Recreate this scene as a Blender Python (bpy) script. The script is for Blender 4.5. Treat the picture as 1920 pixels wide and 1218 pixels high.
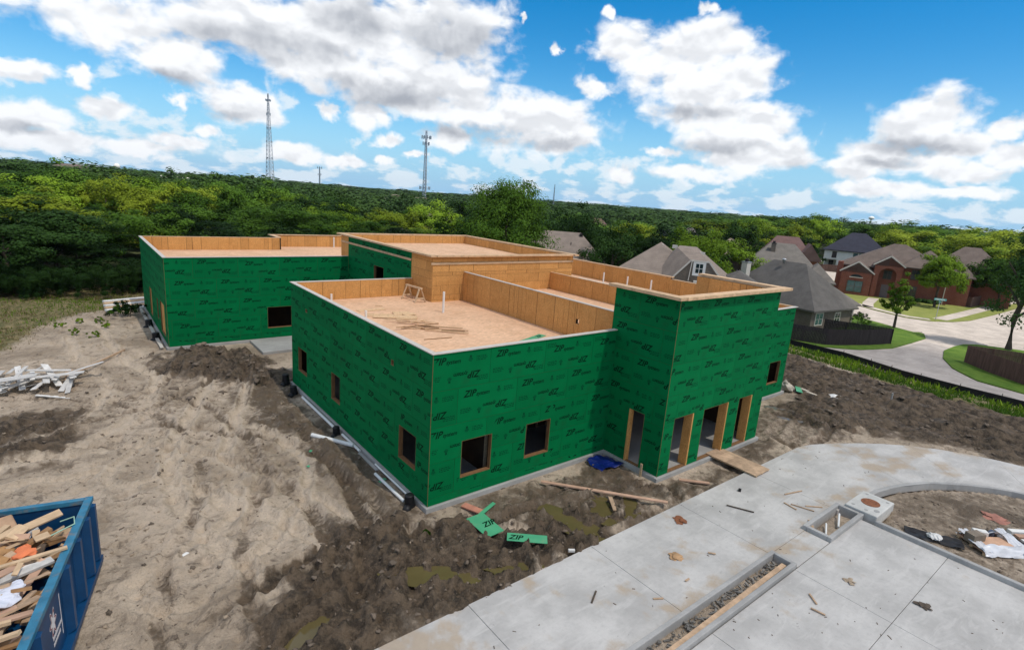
import bpy, bmesh, math, random
import numpy as np
from mathutils import Vector, Matrix

# ------------------------------------------------------------------ scene reset
for o in list(bpy.data.objects):
    bpy.data.objects.remove(o, do_unlink=True)
scene = bpy.context.scene
COL = scene.collection
R_ = math.radians

# ------------------------------------------------------------------ camera
cam_d = bpy.data.cameras.new('camera')
cam = bpy.data.objects.new('camera', cam_d)
COL.objects.link(cam)
cam_d.sensor_fit = 'HORIZONTAL'
cam_d.sensor_width = 36.0
cam_d.lens = 19.4
cam_d.clip_start = 0.1
cam_d.clip_end = 16000
CR = Vector((0.78295423, -0.61801220, 0.07101825))
CU = Vector((0.08466888, 0.21896857, 0.97205141))
CF = Vector((0.61629039, 0.75505873, -0.22376877))
M = Matrix((CR, CU, -CF)).transposed().to_4x4()
M.translation = Vector((-8.382, -13.929, 10.108))
cam.matrix_world = M
scene.camera = cam

# ------------------------------------------------------------------ sun and exposure
SUN_EL, SUN_AZ = 62.0, 165.0          # azimuth clockwise from +Y, towards +X
sd = Vector((math.sin(R_(SUN_AZ)) * math.cos(R_(SUN_EL)), math.cos(R_(SUN_AZ)) * math.cos(R_(SUN_EL)), math.sin(R_(SUN_EL))))
sl = bpy.data.lights.new('sun', 'SUN')
sl.energy = 3.9
sl.angle = R_(0.53)
sl.color = (1.0, 0.93, 0.83)
so = bpy.data.objects.new('sun', sl)
so.rotation_euler = sd.to_track_quat('Z', 'Y').to_euler()
so.location = (0, 0, 60)
COL.objects.link(so)
vs = scene.view_settings
vs.view_transform = 'Standard'
vs.look = 'None'
vs.gamma = 1.0
vs.use_curve_mapping = False
vs.exposure = 0.12

# ------------------------------------------------------------------ sky with cumulus
W = bpy.data.worlds.new('World')
scene.world = W
W.use_nodes = True
wt = W.node_tree
wt.nodes.clear()


def N(t, kind, **kw):
    n = t.nodes.new(kind)
    for k, v in kw.items():
        if k == 'inp':
            for i, val in v.items():
                n.inputs[i].default_value = val
        else:
            setattr(n, k, v)
    return n


def math_n(t, op, a, b=None, clamp=False):
    n = t.nodes.new('ShaderNodeMath')
    n.operation = op
    n.use_clamp = clamp
    for i, v in enumerate((a, b)):
        if v is None:
            continue
        if isinstance(v, (int, float)):
            n.inputs[i].default_value = v
        else:
            t.links.new(v, n.inputs[i])
    return n.outputs[0]


def vmath(t, op, a, b=None):
    n = t.nodes.new('ShaderNodeVectorMath')
    n.operation = op
    for i, v in enumerate((a, b)):
        if v is None:
            continue
        if isinstance(v, (tuple, list)):
            n.inputs[i].default_value = v
        else:
            t.links.new(v, n.inputs[i])
    return n


def maprange(t, v, a, b, c=0.0, d=1.0, kind='SMOOTHSTEP'):
    n = t.nodes.new('ShaderNodeMapRange')
    n.interpolation_type = kind
    t.links.new(v, n.inputs['Value'])
    for k, val in (('From Min', a), ('From Max', b), ('To Min', c), ('To Max', d)):
        n.inputs[k].default_value = val
    return n.outputs['Result']


def mixc(t, fac, a, b):
    n = t.nodes.new('ShaderNodeMix')
    n.data_type = 'RGBA'
    for sock, v in ((n.inputs[0], fac), (n.inputs[6], a), (n.inputs[7], b)):
        if isinstance(v, (int, float)):
            sock.default_value = v
        elif isinstance(v, (tuple, list)):
            sock.default_value = tuple(v) + (1.0,) if len(v) == 3 else v
        else:
            t.links.new(v, sock)
    return n.outputs[2]


def build_world():
    t = wt
    sky = N(t, 'ShaderNodeTexSky', sky_type='NISHITA', sun_disc=False, sun_elevation=R_(SUN_EL), sun_rotation=R_(SUN_AZ),
            altitude=200, air_density=1.0, dust_density=0.35, ozone_density=3.0)
    hs = N(t, 'ShaderNodeHueSaturation', inp={'Hue': 0.495, 'Saturation': 1.5, 'Value': SKYV})
    t.links.new(sky.outputs[0], hs.inputs['Color'])
    tc = N(t, 'ShaderNodeTexCoord')
    sep = N(t, 'ShaderNodeSeparateXYZ')
    t.links.new(tc.outputs['Generated'], sep.inputs[0])
    X, Y, Z = sep.outputs
    az = math_n(t, 'MULTIPLY', math_n(t, 'ARCTAN2', X, Y), 57.2958)
    el = math_n(t, 'MULTIPLY', math_n(t, 'ARCSINE', Z), 57.2958)

    def vec(x, y):
        c = N(t, 'ShaderNodeCombineXYZ')
        t.links.new(x, c.inputs[0])
        t.links.new(y, c.inputs[1])
        return c.outputs[0]
    P = vec(az, el)
    elog = math_n(t, 'MULTIPLY', math_n(t, 'LOGARITHM', math_n(t, 'ADD', math_n(t, 'MAXIMUM', el, -1.0), 3.0), 2.71828), 9.0)
    PL = vec(az, elog)                                   # elevation opened out towards the horizon

    def noise(v, sc, scale, det, rough, off, dist=0.2):
        n = N(t, 'ShaderNodeTexNoise', inp={'Scale': scale, 'Detail': det, 'Roughness': rough, 'Distortion': dist})
        m = N(t, 'ShaderNodeVectorMath', operation='MULTIPLY_ADD')
        t.links.new(v, m.inputs[0])
        m.inputs[1].default_value = (sc[0], sc[1], 0)
        m.inputs[2].default_value = off
        t.links.new(m.outputs[0], n.inputs['Vector'])
        return n.outputs
    K = CLOUDV
    veil = maprange(t, el, -1.0, 11.0, 0.86, 0.0)
    zero = math_n(t, 'MULTIPLY', veil, 0.0)
    out = N(t, 'ShaderNodeOutputWorld')

    def finish(alpha, b, lowa):
        lit = mixc(t, maprange(t, b, 0.25, 0.95, 0, 1, 'LINEAR'), (0.25 * K, 0.28 * K, 0.34 * K), (0.93 * K, 0.95 * K, 0.98 * K))
        c0 = mixc(t, lowa, mixc(t, veil, hs.outputs[0], (0.20 * K, 0.52 * K, 0.85 * K)), (0.78 * K, 0.86 * K, 0.92 * K))
        bg = N(t, 'ShaderNodeBackground', inp={'Strength': 0.1})
        t.links.new(mixc(t, alpha, c0, lit), bg.inputs['Color'])
        return bg.outputs[0]
    # --- the part of the sky that holds the named cloud masses
    n1 = noise(P, (0.20, 0.30), 1.5, 9, 0.52, (3.1, 1.7, 0))[0]
    n2 = noise(P, (0.20, 0.30), 1.5, 3, 0.45, (3.1, 1.92, 0))[0]
    n1s = noise(P, (0.20, 0.30), 1.5, 3, 0.45, (3.1, 1.7, 0))[0]
    n0 = noise(PL, (0.17, 0.20), 1.5, 8, 0.56, (11.0, 4.2, 0))[0]
    wn = noise(P, (1, 1), 0.5, 4, 0.55, (0, 0, 0))[1]
    wob = vmath(t, 'MULTIPLY', vmath(t, 'SUBTRACT', wn, (.5, .5, .5)).outputs[0], (3.2, 1.8, 0))
    PW = vmath(t, 'ADD', P, wob.outputs[0]).outputs[0]

    def union(lst, ka, ke, soft):
        U = None
        for (a, e, ra, re) in lst:
            ra, re = ra * ka, re * ke
            m = N(t, 'ShaderNodeVectorMath', operation='MULTIPLY_ADD')
            t.links.new(PW, m.inputs[0])
            m.inputs[1].default_value = (1 / ra, 1 / re, 0)
            m.inputs[2].default_value = (-a / ra, -e / re, 0)
            d = vmath(t, 'LENGTH', m.outputs[0]).outputs['Value']
            if U is None:
                U = d
            else:
                n = N(t, 'ShaderNodeMath', operation='SMOOTH_MIN' if soft else 'MINIMUM')
                t.links.new(U, n.inputs[0])
                t.links.new(d, n.inputs[1])
                n.inputs[2].default_value = soft
                U = n.outputs[0]
        return U
    U = math_n(t, 'SUBTRACT', 1.25, union(CLOUDS, 1, 1, 0.22))
    Uc = math_n(t, 'MINIMUM', U, 0.9)
    dens = math_n(t, 'ADD', Uc, math_n(t, 'MULTIPLY', math_n(t, 'SUBTRACT', n1, 0.5), 2.1))
    alpha = maprange(t, dens, 0.0, 0.66)
    low = maprange(t, el, 0.0, 7.0, 1.0, 0.0)
    l0 = math_n(t, 'ADD', n0, math_n(t, 'MULTIPLY', low, 0.12))
    lowa = math_n(t, 'MULTIPLY', maprange(t, l0, 0.565, 0.67), maprange(t, el, 7.0, 11.0, 0.8, 0.0))
    shade = maprange(t, math_n(t, 'ADD', math_n(t, 'SUBTRACT', n1s, n2), math_n(t, 'MULTIPLY', math_n(t, 'SUBTRACT', n1, n1s), 0.55)), -0.15, 0.10, 0.0, 1.0)
    D = maprange(t, union(BASES, 1.5, 2.0, 0), 1.0, 0.15)
    D = math_n(t, 'MULTIPLY', D, maprange(t, n0, 0.3, 0.6, 0.5, 1.0))
    thick = maprange(t, dens, 0.4, 1.5, 1.0, 0.92)
    b = math_n(t, 'MULTIPLY', math_n(t, 'ADD', math_n(t, 'MULTIPLY', shade, 0.24), 0.78), thick)
    b = math_n(t, 'MULTIPLY', b, math_n(t, 'SUBTRACT', 1.0, math_n(t, 'MULTIPLY', D, 0.50)))
    A = finish(alpha, b, lowa)
    # --- the rest of the sky: unseen cumulus, cover thickened to whiten the ambient light
    m1 = noise(tc.outputs['Generated'], (1, 1), 3.2, 7, 0.55, (0, 0, 2.0))[0]
    # keep the third coordinate for this one
    t.links.new(tc.outputs['Generated'], t.nodes[-1].inputs['Vector']) if t.nodes[-1].type == 'TEX_NOISE' else None
    alpha2 = maprange(t, m1, 0.40, 0.54)
    b2 = maprange(t, m1, 0.40, 0.75, 0.95, 0.60)
    B = finish(alpha2, b2, zero)
    inside = math_n(t, 'MULTIPLY', math_n(t, 'MULTIPLY', math_n(t, 'GREATER_THAN', az, -9.0), math_n(t, 'LESS_THAN', az, 85.0)),
                    math_n(t, 'LESS_THAN', el, 24.0))
    mx = N(t, 'ShaderNodeMixShader')
    t.links.new(inside, mx.inputs[0])
    t.links.new(B, mx.inputs[1])
    t.links.new(A, mx.inputs[2])
    t.links.new(mx.outputs[0], out.inputs[0])
    W.cycles.sampling_method = 'MANUAL'
    W.cycles.sample_map_resolution = 512


SKYV, CLOUDV = 1.35, 10.0
CLOUDS = [(3.8, 11.0, 5.8, 2.0), (8.3, 9.2, 4.2, 2.2), (12.4, 12.7, 7.3, 2.4), (17.9, 12.8, 9.7, 2.9), (24.3, 13.7, 10.8, 3.8), (31.7, 14.5, 5.5,
3.9), (21.5, 10.3, 7.9, 2.2), (29.4, 9.8, 9.5, 2.5), (34.6, 8.3, 5.7, 2.4), (39.9, 7.3, 6.8, 2.7), (43.3, 6.5, 3.9, 1.9), (28.4, 8.3, 6.0, 1.6),
(12.6, 6.5, 2.9, 1.8), (14.0, 6.0, 2.4, 1.6), (-1.7, 6.6, 1.8, 0.8), (-1.3, 3.5, 2.5, 1.2), (3.0, 4.7, 2.1, 0.9), (1.8, 6.9, 0.8, 0.8), (-2.6, 2.6,
1.8, 1.0), (7.9, 2.6, 3.1, 0.7), (10.4, 3.9, 1.2, 0.7), (-0.3, 1.8, 6.4, 0.9), (20.5, 6.5, 1.2, 0.8), (25.7, 4.5, 1.4, 0.7), (25.8, 2.8, 1.0, 0.6),
(28.6, 3.4, 1.3, 0.4), (24.5, 6.7, 2.5, 1.4), (31.6, 5.4, 2.6, 1.2), (8.5, 5.9, 0.8, 0.7), (17.8, 2.6, 3.2, 1.0), (21.5, 2.2, 1.9, 0.6), (5.2, 1.9,
5.5, 0.7), (48.4, 14.2, 3.7, 2.2), (53.3, 13.6, 5.3, 2.6), (56.4, 14.7, 3.7, 2.1), (55.1, 11.2, 6.2, 2.4), (58.7, 11.7, 3.0, 2.6), (56.8, 8.8, 6.1,
1.8), (60.6, 8.2, 3.2, 1.8), (63.5, 5.5, 2.4, 1.5), (59.3, 4.9, 5.1, 1.3), (55.7, 3.6, 3.9, 0.9), (45.5, 10.7, 1.4, 1.1), (49.2, 2.9, 1.3, 1.0),
(52.5, 5.3, 1.4, 0.5), (59.0, 6.5, 4.6, 1.9), (74.0, 8.4, 2.8, 2.3), (72.1, 7.6, 2.6, 1.6), (70.6, 5.7, 3.5, 1.4), (75.7, 6.6, 3.0, 1.3), (78.1, 7.7,
1.3, 0.9), (68.8, 4.7, 2.4, 1.0), (79.1, 5.8, 1.9, 1.1), (76.8, 4.5, 3.0, 0.9), (73.3, 5.1, 3.6, 1.2), (71.1, 3.0, 4.6, 0.8), (76.5, 3.0, 3.4, 0.5),
(38.4, 16.1, 0.5, 0.4), (41.4, 13.8, 0.6, 0.6), (46.3, 16.9, 0.7, 0.6), (54.9, 17.2, 0.9, 0.6)]
BASES = [(13.2, 11.5, 5.0, 0.9), (17.9, 11.4, 4.5, 1.0), (25.4, 8.5, 7.8, 1.0), (34.7, 5.8, 6.8, 0.7), (41.6, 5.5, 4.2, 0.6), (54.5, 8.8, 3.2, 0.7),
(57.2, 6.1, 4.3, 0.6), (64.7, 4.6, 1.7, 0.5), (72.3, 6.5, 3.7, 0.6), (70.7, 5.1, 2.3, 0.4), (11.9, 5.4, 2.1, 0.5), (-1.5, 2.4, 1.8, 0.4), (31.7, 13.6,
4.5, 1.7), (22.5, 14.3, 3.7, 1.2), (74.5, 6.2, 2.1, 0.4), (8.2, 7.5, 2.7, 0.5)]
build_world()

# ------------------------------------------------------------------ helpers
class MB:
    """collects shapes into one mesh"""
    def __init__(self):
        self.v, self.f, self.m = [], [], []

    def add(self, vs, fs, mat=0):
        o = len(self.v)
        self.v += [tuple(p) for p in vs]
        self.f += [tuple(i + o for i in f) for f in fs]
        self.m += [mat] * len(fs)
        return self

    def box(self, x0, y0, z0, x1, y1, z1, mat=0):
        vs = [(x0, y0, z0), (x1, y0, z0), (x1, y1, z0), (x0, y1, z0), (x0, y0, z1), (x1, y0, z1), (x1, y1, z1), (x0, y1, z1)]
        return self.add(vs, [(0, 3, 2, 1), (4, 5, 6, 7), (0, 1, 5, 4), (1, 2, 6, 5), (2, 3, 7, 6), (3, 0, 4, 7)], mat)

    def bar(self, p, q, w, h, mat=0, up=(0, 0, 1)):
        p, q = Vector(p), Vector(q)
        d = (q - p).normalized()
        s = d.cross(Vector(up))
        if s.length < 1e-4:
            s = d.cross(Vector((1, 0, 0)))
        s.normalize()
        u = s.cross(d)
        vs = []
        for c in (p, q):
            for a, b in ((-1, -1), (1, -1), (1, 1), (-1, 1)):
                vs.append(c + s * a * w / 2 + u * b * h / 2)
        return self.add(vs, [(0, 1, 2, 3), (7, 6, 5, 4), (0, 4, 5, 1), (1, 5, 6, 2), (2, 6, 7, 3), (3, 7, 4, 0)], mat)

    def tube(self, pts, rad, n=8, mat=0, cap=True):
        pts = [Vector(p) for p in pts]
        if isinstance(rad, (int, float)):
            rad = [rad] * len(pts)
        o = len(self.v)
        for i, p in enumerate(pts):
            d = (pts[min(i + 1, len(pts) - 1)] - pts[max(i - 1, 0)]).normalized()
            s = d.cross(Vector((0, 0, 1)))
            if s.length < 1e-3:
                s = Vector((1, 0, 0))
            s.normalize()
            u = s.cross(d)
            for k in range(n):
                a = 2 * math.pi * k / n
                self.v.append(tuple(p + (s * math.cos(a) + u * math.sin(a)) * rad[i]))
        for i in range(len(pts) - 1):
            for k in range(n):
                k2 = (k + 1) % n
                self.f.append((o + i * n + k, o + i * n + k2, o + (i + 1) * n + k2, o + (i + 1) * n + k))
                self.m.append(mat)
        if cap:
            self.f.append(tuple(o + k for k in range(n))[::-1])
            self.f.append(tuple(o + (len(pts) - 1) * n + k for k in range(n)))
            self.m += [mat, mat]
        return self

    def prism(self, poly, z0, z1, mat=0):
        n = len(poly)
        a = sum(poly[i][0] * poly[(i + 1) % n][1] - poly[(i + 1) % n][0] * poly[i][1] for i in range(n))
        if a < 0:
            poly = poly[::-1]
        vs = [(x, y, z0) for x, y in poly] + [(x, y, z1) for x, y in poly]
        fs = [tuple(range(n))[::-1], tuple(range(n, 2 * n))] + [(i, (i + 1) % n, n + (i + 1) % n, n + i) for i in range(n)]
        return self.add(vs, fs, mat)

    def mesh(self, name, mats):
        me = bpy.data.meshes.new(name)
        me.from_pydata(self.v, [], self.f)
        for mt in (mats if isinstance(mats, (list, tuple)) else [mats]):
            me.materials.append(mt)
        if any(self.m):
            me.polygons.foreach_set('material_index', self.m)
        me.update()
        return me

    def build(self, name, mats, parent=None, loc=(0, 0, 0), rz=0.0, smooth=False):
        me = self.mesh(name, mats)
        if smooth:
            me.polygons.foreach_set('use_smooth', [True] * len(me.polygons))
        return link(name, me, parent, loc, rz)


def link(name, me, parent=None, loc=(0, 0, 0), rz=0.0):
    o = bpy.data.objects.new(name, me)
    COL.objects.link(o)
    o.parent = parent
    o.location = loc
    o.rotation_euler = (0, 0, rz)
    return o


def tag(o, label=None, cat=None, group=None, kind=None):
    for k, v in (('label', label), ('category', cat), ('group', group), ('kind', kind)):
        if v:
            o[k] = v
    return o


def thing(name, label, cat, loc=(0, 0, 0), rz=0.0, group=None):
    return tag(link(name, None, None, loc, rz), label, cat, group)


def copy_tree(o, parent=None):
    c = o.copy()
    COL.objects.link(c)
    c.parent = parent
    for ch in list(o.children):
        copy_tree(ch, c)
    return c


def mesh_np(name, co, quads, mats, smooth=False):
    me = bpy.data.meshes.new(name)
    co = np.asarray(co, np.float32)
    quads = np.asarray(quads, np.int32)
    n, k = quads.shape
    me.vertices.add(len(co))
    me.vertices.foreach_set('co', co.ravel())
    me.loops.add(n * k)
    me.loops.foreach_set('vertex_index', quads.ravel())
    me.polygons.add(n)
    me.polygons.foreach_set('loop_start', np.arange(0, n * k, k, dtype=np.int32))
    if smooth:
        me.polygons.foreach_set('use_smooth', np.ones(n, bool))
    for mt in mats:
        me.materials.append(mt)
    me.update(calc_edges=True)
    return me


# ------------------------------------------------------------------ procedural noise for shapes
def vnoise(x, y, seed=0):
    x = np.asarray(x, float)
    y = np.asarray(y, float)
    xi, yi = np.floor(x), np.floor(y)
    xf, yf = x - xi, y - yi

    def h(a, b):
        s = np.sin(a * 127.1 + b * 311.7 + seed * 74.7) * 43758.5453
        return s - np.floor(s)
    u, v = xf * xf * (3 - 2 * xf), yf * yf * (3 - 2 * yf)
    return (h(xi, yi) * (1 - u) + h(xi + 1, yi) * u) * (1 - v) + (h(xi, yi + 1) * (1 - u) + h(xi + 1, yi + 1) * u) * v


def fbm(x, y, oct=5, seed=0, gain=0.5):
    s, a, t = 0, 1.0, 0
    for i in range(oct):
        s = s + a * vnoise(x, y, seed + i)
        t += a
        x, y, a = x * 2.03 + 17.1, y * 2.03 - 9.3, a * gain
    return s / t


def sst(a, b, x):
    t = np.clip((np.asarray(x, float) - a) / (b - a), 0, 1)
    return t * t * (3 - 2 * t)


def terrain(x, y):
    x = np.asarray(x, float)
    y = np.asarray(y, float)
    R = np.hypot(x + 8, y + 14)
    return (-3.2 * sst(26, 58, x) - 4.0 * sst(46, 110, y) * sst(-30, 30, x) * (1 - sst(40, 90, x))
            + 4.0 * sst(220, 650, R) + 3.0 * sst(70, 240, R) * sst(10, -70, x))


def tz(x, y):
    return float(terrain(x, y))


# ------------------------------------------------------------------ materials
def new_mat(name):
    m = bpy.data.materials.new(name)
    m.use_nodes = True
    t = m.node_tree
    return m, t, t.nodes['Principled BSDF']


def tex(t, scale, det=5, rough=0.55, coord='Object', sc=None, dist=0.0, kind='noise'):
    tc = N(t, 'ShaderNodeTexCoord')
    src = tc.outputs[coord]
    if sc:
        src = vmath(t, 'MULTIPLY', src, sc).outputs[0]
    n = N(t, 'ShaderNodeTexNoise' if kind == 'noise' else 'ShaderNodeTexVoronoi', inp={'Scale': scale})
    if kind == 'noise':
        for k, v in (('Detail', det), ('Roughness', rough), ('Distortion', dist)):
            n.inputs[k].default_value = v
    t.links.new(src, n.inputs['Vector'])
    return n


def bump(t, bsdf, h, strength=0.3, dist=0.02):
    b = N(t, 'ShaderNodeBump', inp={'Strength': strength, 'Distance': dist})
    t.links.new(h, b.inputs['Height'])
    t.links.new(b.outputs[0], bsdf.inputs['Normal'])


def plain(name, col, rough=0.7, var=0.12, scale=3.0, bmp=0.0, metal=0.0, rnd=0.0, sc=None, dirt=None, spec=0.3):
    """base colour broken up by noise, per-object shift and optional dirt"""
    m, t, b = new_mat(name)
    n = tex(t, scale, 6, 0.6, sc=sc)
    lo = tuple(max(0, c * (1 - var)) for c in col)
    hi = tuple(min(1, c * (1 + var)) for c in col)
    c = mixc(t, maprange(t, n.outputs[0], 0.3, 0.7), lo, hi)
    if dirt:
        d = tex(t, dirt[1], 7, 0.65)
        c = mixc(t, math_n(t, 'MULTIPLY', maprange(t, d.outputs[0], 0.50, 0.72), dirt[2]), c, dirt[0])
    if rnd:
        oi = N(t, 'ShaderNodeObjectInfo')
        hsv = N(t, 'ShaderNodeHueSaturation')
        t.links.new(maprange(t, oi.outputs['Random'], 0, 1, 1 - rnd, 1 + rnd, 'LINEAR'), hsv.inputs['Value'])
        t.links.new(c, hsv.inputs['Color'])
        c = hsv.outputs[0]
    t.links.new(c, b.inputs['Base Color'])
    b.inputs['Roughness'].default_value = rough
    b.inputs['Metallic'].default_value = metal
    b.inputs['Specular IOR Level'].default_value = spec
    if bmp:
        bump(t, b, n.outputs[0], bmp, 0.02)
    return m


def osb_mat(name, col, rnd=0.10, scale=9.0, stretch=(1, 1, 1), stripes=False):
    """pressed wood flakes"""
    m, t, b = new_mat(name)
    v = tex(t, scale * 3.0, kind='voronoi', sc=stretch)
    n = tex(t, scale * 0.25, 4, 0.6)
    f = maprange(t, v.outputs['Color'], 0.0, 1.0, 0, 1, 'LINEAR')
    c = mixc(t, f, tuple(x * 0.80 for x in col), tuple(min(1, x * 1.18) for x in col))
    c = mixc(t, math_n(t, 'MULTIPLY', maprange(t, n.outputs[0], 0.42, 0.75), 0.35), c, (col[0] * 0.72, col[1] * 0.62, col[2] * 0.5))
    if stripes:                                          # rain stains that run down the sheets
        st = tex(t, 2.6, 3, 0.7, sc=(5, 5, 0.22))
        c = mixc(t, math_n(t, 'MULTIPLY', maprange(t, st.outputs[0], 0.60, 0.68), 0.55), c, (col[0] * 0.35, col[1] * 0.28, col[2] * 0.22))
    oi = N(t, 'ShaderNodeObjectInfo')
    hsv = N(t, 'ShaderNodeHueSaturation')
    t.links.new(maprange(t, oi.outputs['Random'], 0, 1, 1 - rnd, 1 + rnd, 'LINEAR'), hsv.inputs['Value'])
    t.links.new(c, hsv.inputs['Color'])
    t.links.new(hsv.outputs[0], b.inputs['Base Color'])
    b.inputs['Roughness'].default_value = 0.85
    b.inputs['Specular IOR Level'].default_value = 0.1
    return m


def leaf_mat(name, c0, c1, rnd=0.38, scale=0.9):
    m, t, b = new_mat(name)
    n = tex(t, scale, 3, 0.6)
    oi = N(t, 'ShaderNodeObjectInfo')
    k = math_n(t, 'ADD', math_n(t, 'MULTIPLY', n.outputs[0], 0.9), math_n(t, 'MULTIPLY', oi.outputs['Random'], 0.55))
    c = mixc(t, maprange(t, k, 0.4, 1.0, 0, 1, 'LINEAR'), c0, c1)
    hsv = N(t, 'ShaderNodeHueSaturation')
    t.links.new(maprange(t, oi.outputs['Random'], 0, 1, 1 - rnd, 1 + rnd, 'LINEAR'), hsv.inputs['Value'])
    t.links.new(c, hsv.inputs['Color'])
    t.links.new(hsv.outputs[0], b.inputs['Base Color'])
    b.inputs['Roughness'].default_value = 0.65
    b.inputs['Specular IOR Level'].default_value = 0.04
    tr = N(t, 'ShaderNodeBsdfTranslucent')
    t.links.new(hsv.outputs[0], tr.inputs['Color'])
    mx = N(t, 'ShaderNodeMixShader', inp={0: 0.15})
    out = t.nodes['Material Output']
    t.links.new(b.outputs[0], mx.inputs[1])
    t.links.new(tr.outputs[0], mx.inputs[2])
    t.links.new(mx.outputs[0], out.inputs['Surface'])
    return m


def concrete_mat(name, col, dirty=0.5, edge_dirt=False):
    m, t, b = new_mat(name)
    n = tex(t, 0.55, 7, 0.62, sc=(1, 1, 1))
    s = tex(t, 0.9, 5, 0.6, sc=(0.25, 1.6, 1))
    g = tex(t, 40, 3, 0.6)
    c = mixc(t, maprange(t, n.outputs[0], 0.3, 0.7), tuple(x * 0.80 for x in col), tuple(min(1, x * 1.13) for x in col))
    fine = tex(t, 7.0, 6, 0.75)
    c = mixc(t, math_n(t, 'MULTIPLY', maprange(t, fine.outputs[0], 0.45, 0.72), 0.30), c, tuple(x * 0.62 for x in col))
    c = mixc(t, math_n(t, 'MULTIPLY', maprange(t, s.outputs[0], 0.48, 0.75), 0.4), c, tuple(x * 0.72 for x in col))
    sc2 = tex(t, 1.3, 7, 0.7, sc=(0.5, 2.2, 1), dist=0.8)
    c = mixc(t, math_n(t, 'MULTIPLY', maprange(t, sc2.outputs[0], 0.50, 0.66), 0.35), c, tuple(min(1, x * 1.25) for x in col))
    d = tex(t, 0.42, 8, 0.66)
    f = tex(t, 1.7, 8, 0.7)
    k = math_n(t, 'ADD', math_n(t, 'MULTIPLY', d.outputs[0], 0.72), math_n(t, 'MULTIPLY', f.outputs[0], 0.28))
    if edge_dirt:                                        # soil dragged in from the yard end and along the planter
        tc = N(t, 'ShaderNodeTexCoord')
        sp = N(t, 'ShaderNodeSeparateXYZ')
        t.links.new(tc.outputs['Object'], sp.inputs[0])
        e1 = maprange(t, sp.outputs[0], 2.2, -4.5, 0.0, 0.17)
        e2 = math_n(t, 'MULTIPLY', maprange(t, sp.outputs[1], -6.7, -7.5, 0.0, 0.10), maprange(t, sp.outputs[1], -8.0, -7.7, 0.0, 1.0))
        e3 = math_n(t, 'MULTIPLY', maprange(t, sp.outputs[0], 13.0, 17.0, 0.0, 0.07), maprange(t, sp.outputs[1], -9.5, -5.0, 0.3, 1.0))
        k = math_n(t, 'ADD', k, math_n(t, 'ADD', math_n(t, 'ADD', e1, e2), e3))
    c = mixc(t, math_n(t, 'MULTIPLY', maprange(t, k, 0.56, 0.68), dirty), c, mixc(t, f.outputs[0], (0.27, 0.205, 0.145), (0.50, 0.41, 0.31)))
    sp_ = tex(t, 3.1, 4, 0.7)
    c = mixc(t, math_n(t, 'MULTIPLY', maprange(t, sp_.outputs[0], 0.69, 0.73), 0.5), c, (0.12, 0.10, 0.085))
    t.links.new(c, b.inputs['Base Color'])
    b.inputs['Roughness'].default_value = 0.88
    b.inputs['Specular IOR Level'].default_value = 0.15
    bump(t, b, g.outputs[0], 0.12, 0.01)
    return m


MT = {}
MT['zip'] = plain('green_sheathing', (0.0, 0.150, 0.045), 0.7, 0.08, 0.8, rnd=0.07, spec=0.06, dirt=((0.008, 0.10, 0.034), 1.3, 0.45))
MT['ink'] = plain('black_print', (0.001, 0.021, 0.010), 0.7, 0.05, spec=0.05)
MT['ink2'] = plain('faint_print', (0.001, 0.055, 0.021), 0.7, 0.05, spec=0.05)
MT['osb'] = osb_mat('osb_sheet', (0.58, 0.305, 0.105), stripes=True)
MT['deck'] = osb_mat('osb_deck', (0.70, 0.45, 0.285), 0.05, 4.0, (0.5, 1.6, 1))
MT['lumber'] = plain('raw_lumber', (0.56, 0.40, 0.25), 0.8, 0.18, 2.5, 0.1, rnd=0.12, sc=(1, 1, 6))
MT['capwood'] = plain('cap_lumber', (0.62, 0.42, 0.25), 0.8, 0.15, 3.0, rnd=0.06, dirt=((0.12, 0.07, 0.04), 5.0, 0.35))
MT['capwhite'] = plain('cap_membrane', (0.56, 0.52, 0.46), 0.6, 0.10, 2.0, dirt=((0.25, 0.22, 0.2), 2.0, 0.5))
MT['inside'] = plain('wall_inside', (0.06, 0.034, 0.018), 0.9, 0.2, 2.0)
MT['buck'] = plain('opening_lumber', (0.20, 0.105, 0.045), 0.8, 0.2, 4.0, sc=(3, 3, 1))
MT['dark'] = plain('dark_gap', (0.015, 0.012, 0.01), 0.9, 0.2)
MT['conc'] = concrete_mat('concrete', (0.49, 0.475, 0.455), 0.85, True)
MT['kerb'] = concrete_mat('kerb_concrete', (0.38, 0.375, 0.365), 0.5)
MT['found'] = concrete_mat('foundation_concrete', (0.36, 0.355, 0.34), 0.4)
MT['pale'] = concrete_mat('pale_concrete', (0.56, 0.555, 0.53), 0.25)
MT['road'] = concrete_mat('road_concrete', (0.44, 0.39, 0.345), 0.15)
MT['drive'] = concrete_mat('drive_concrete', (0.36, 0.325, 0.30), 0.2)
MT['pvc'] = plain('white_pipe', (0.75, 0.75, 0.73), 0.4, 0.05, 2.0)
MT['black'] = plain('black_plastic', (0.012, 0.012, 0.014), 0.5, 0.2)
MT['rust'] = plain('rust', (0.22, 0.085, 0.04), 0.8, 0.35, 12.0, 0.2)

# ------------------------------------------------------------------ ground: one sheet from the site to the horizon
def axis(lo, hi, step, far_lo, far_hi):
    a = list(np.arange(lo, hi + 1e-6, step))
    s, x = step, hi
    while x < far_hi:
        s *= 1.16
        x += s
        a.append(x)
    s, x = step, lo
    pre = []
    while x > far_lo:
        s *= 1.16
        x -= s
        pre.append(x)
    return np.array(pre[::-1] + a)


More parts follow.
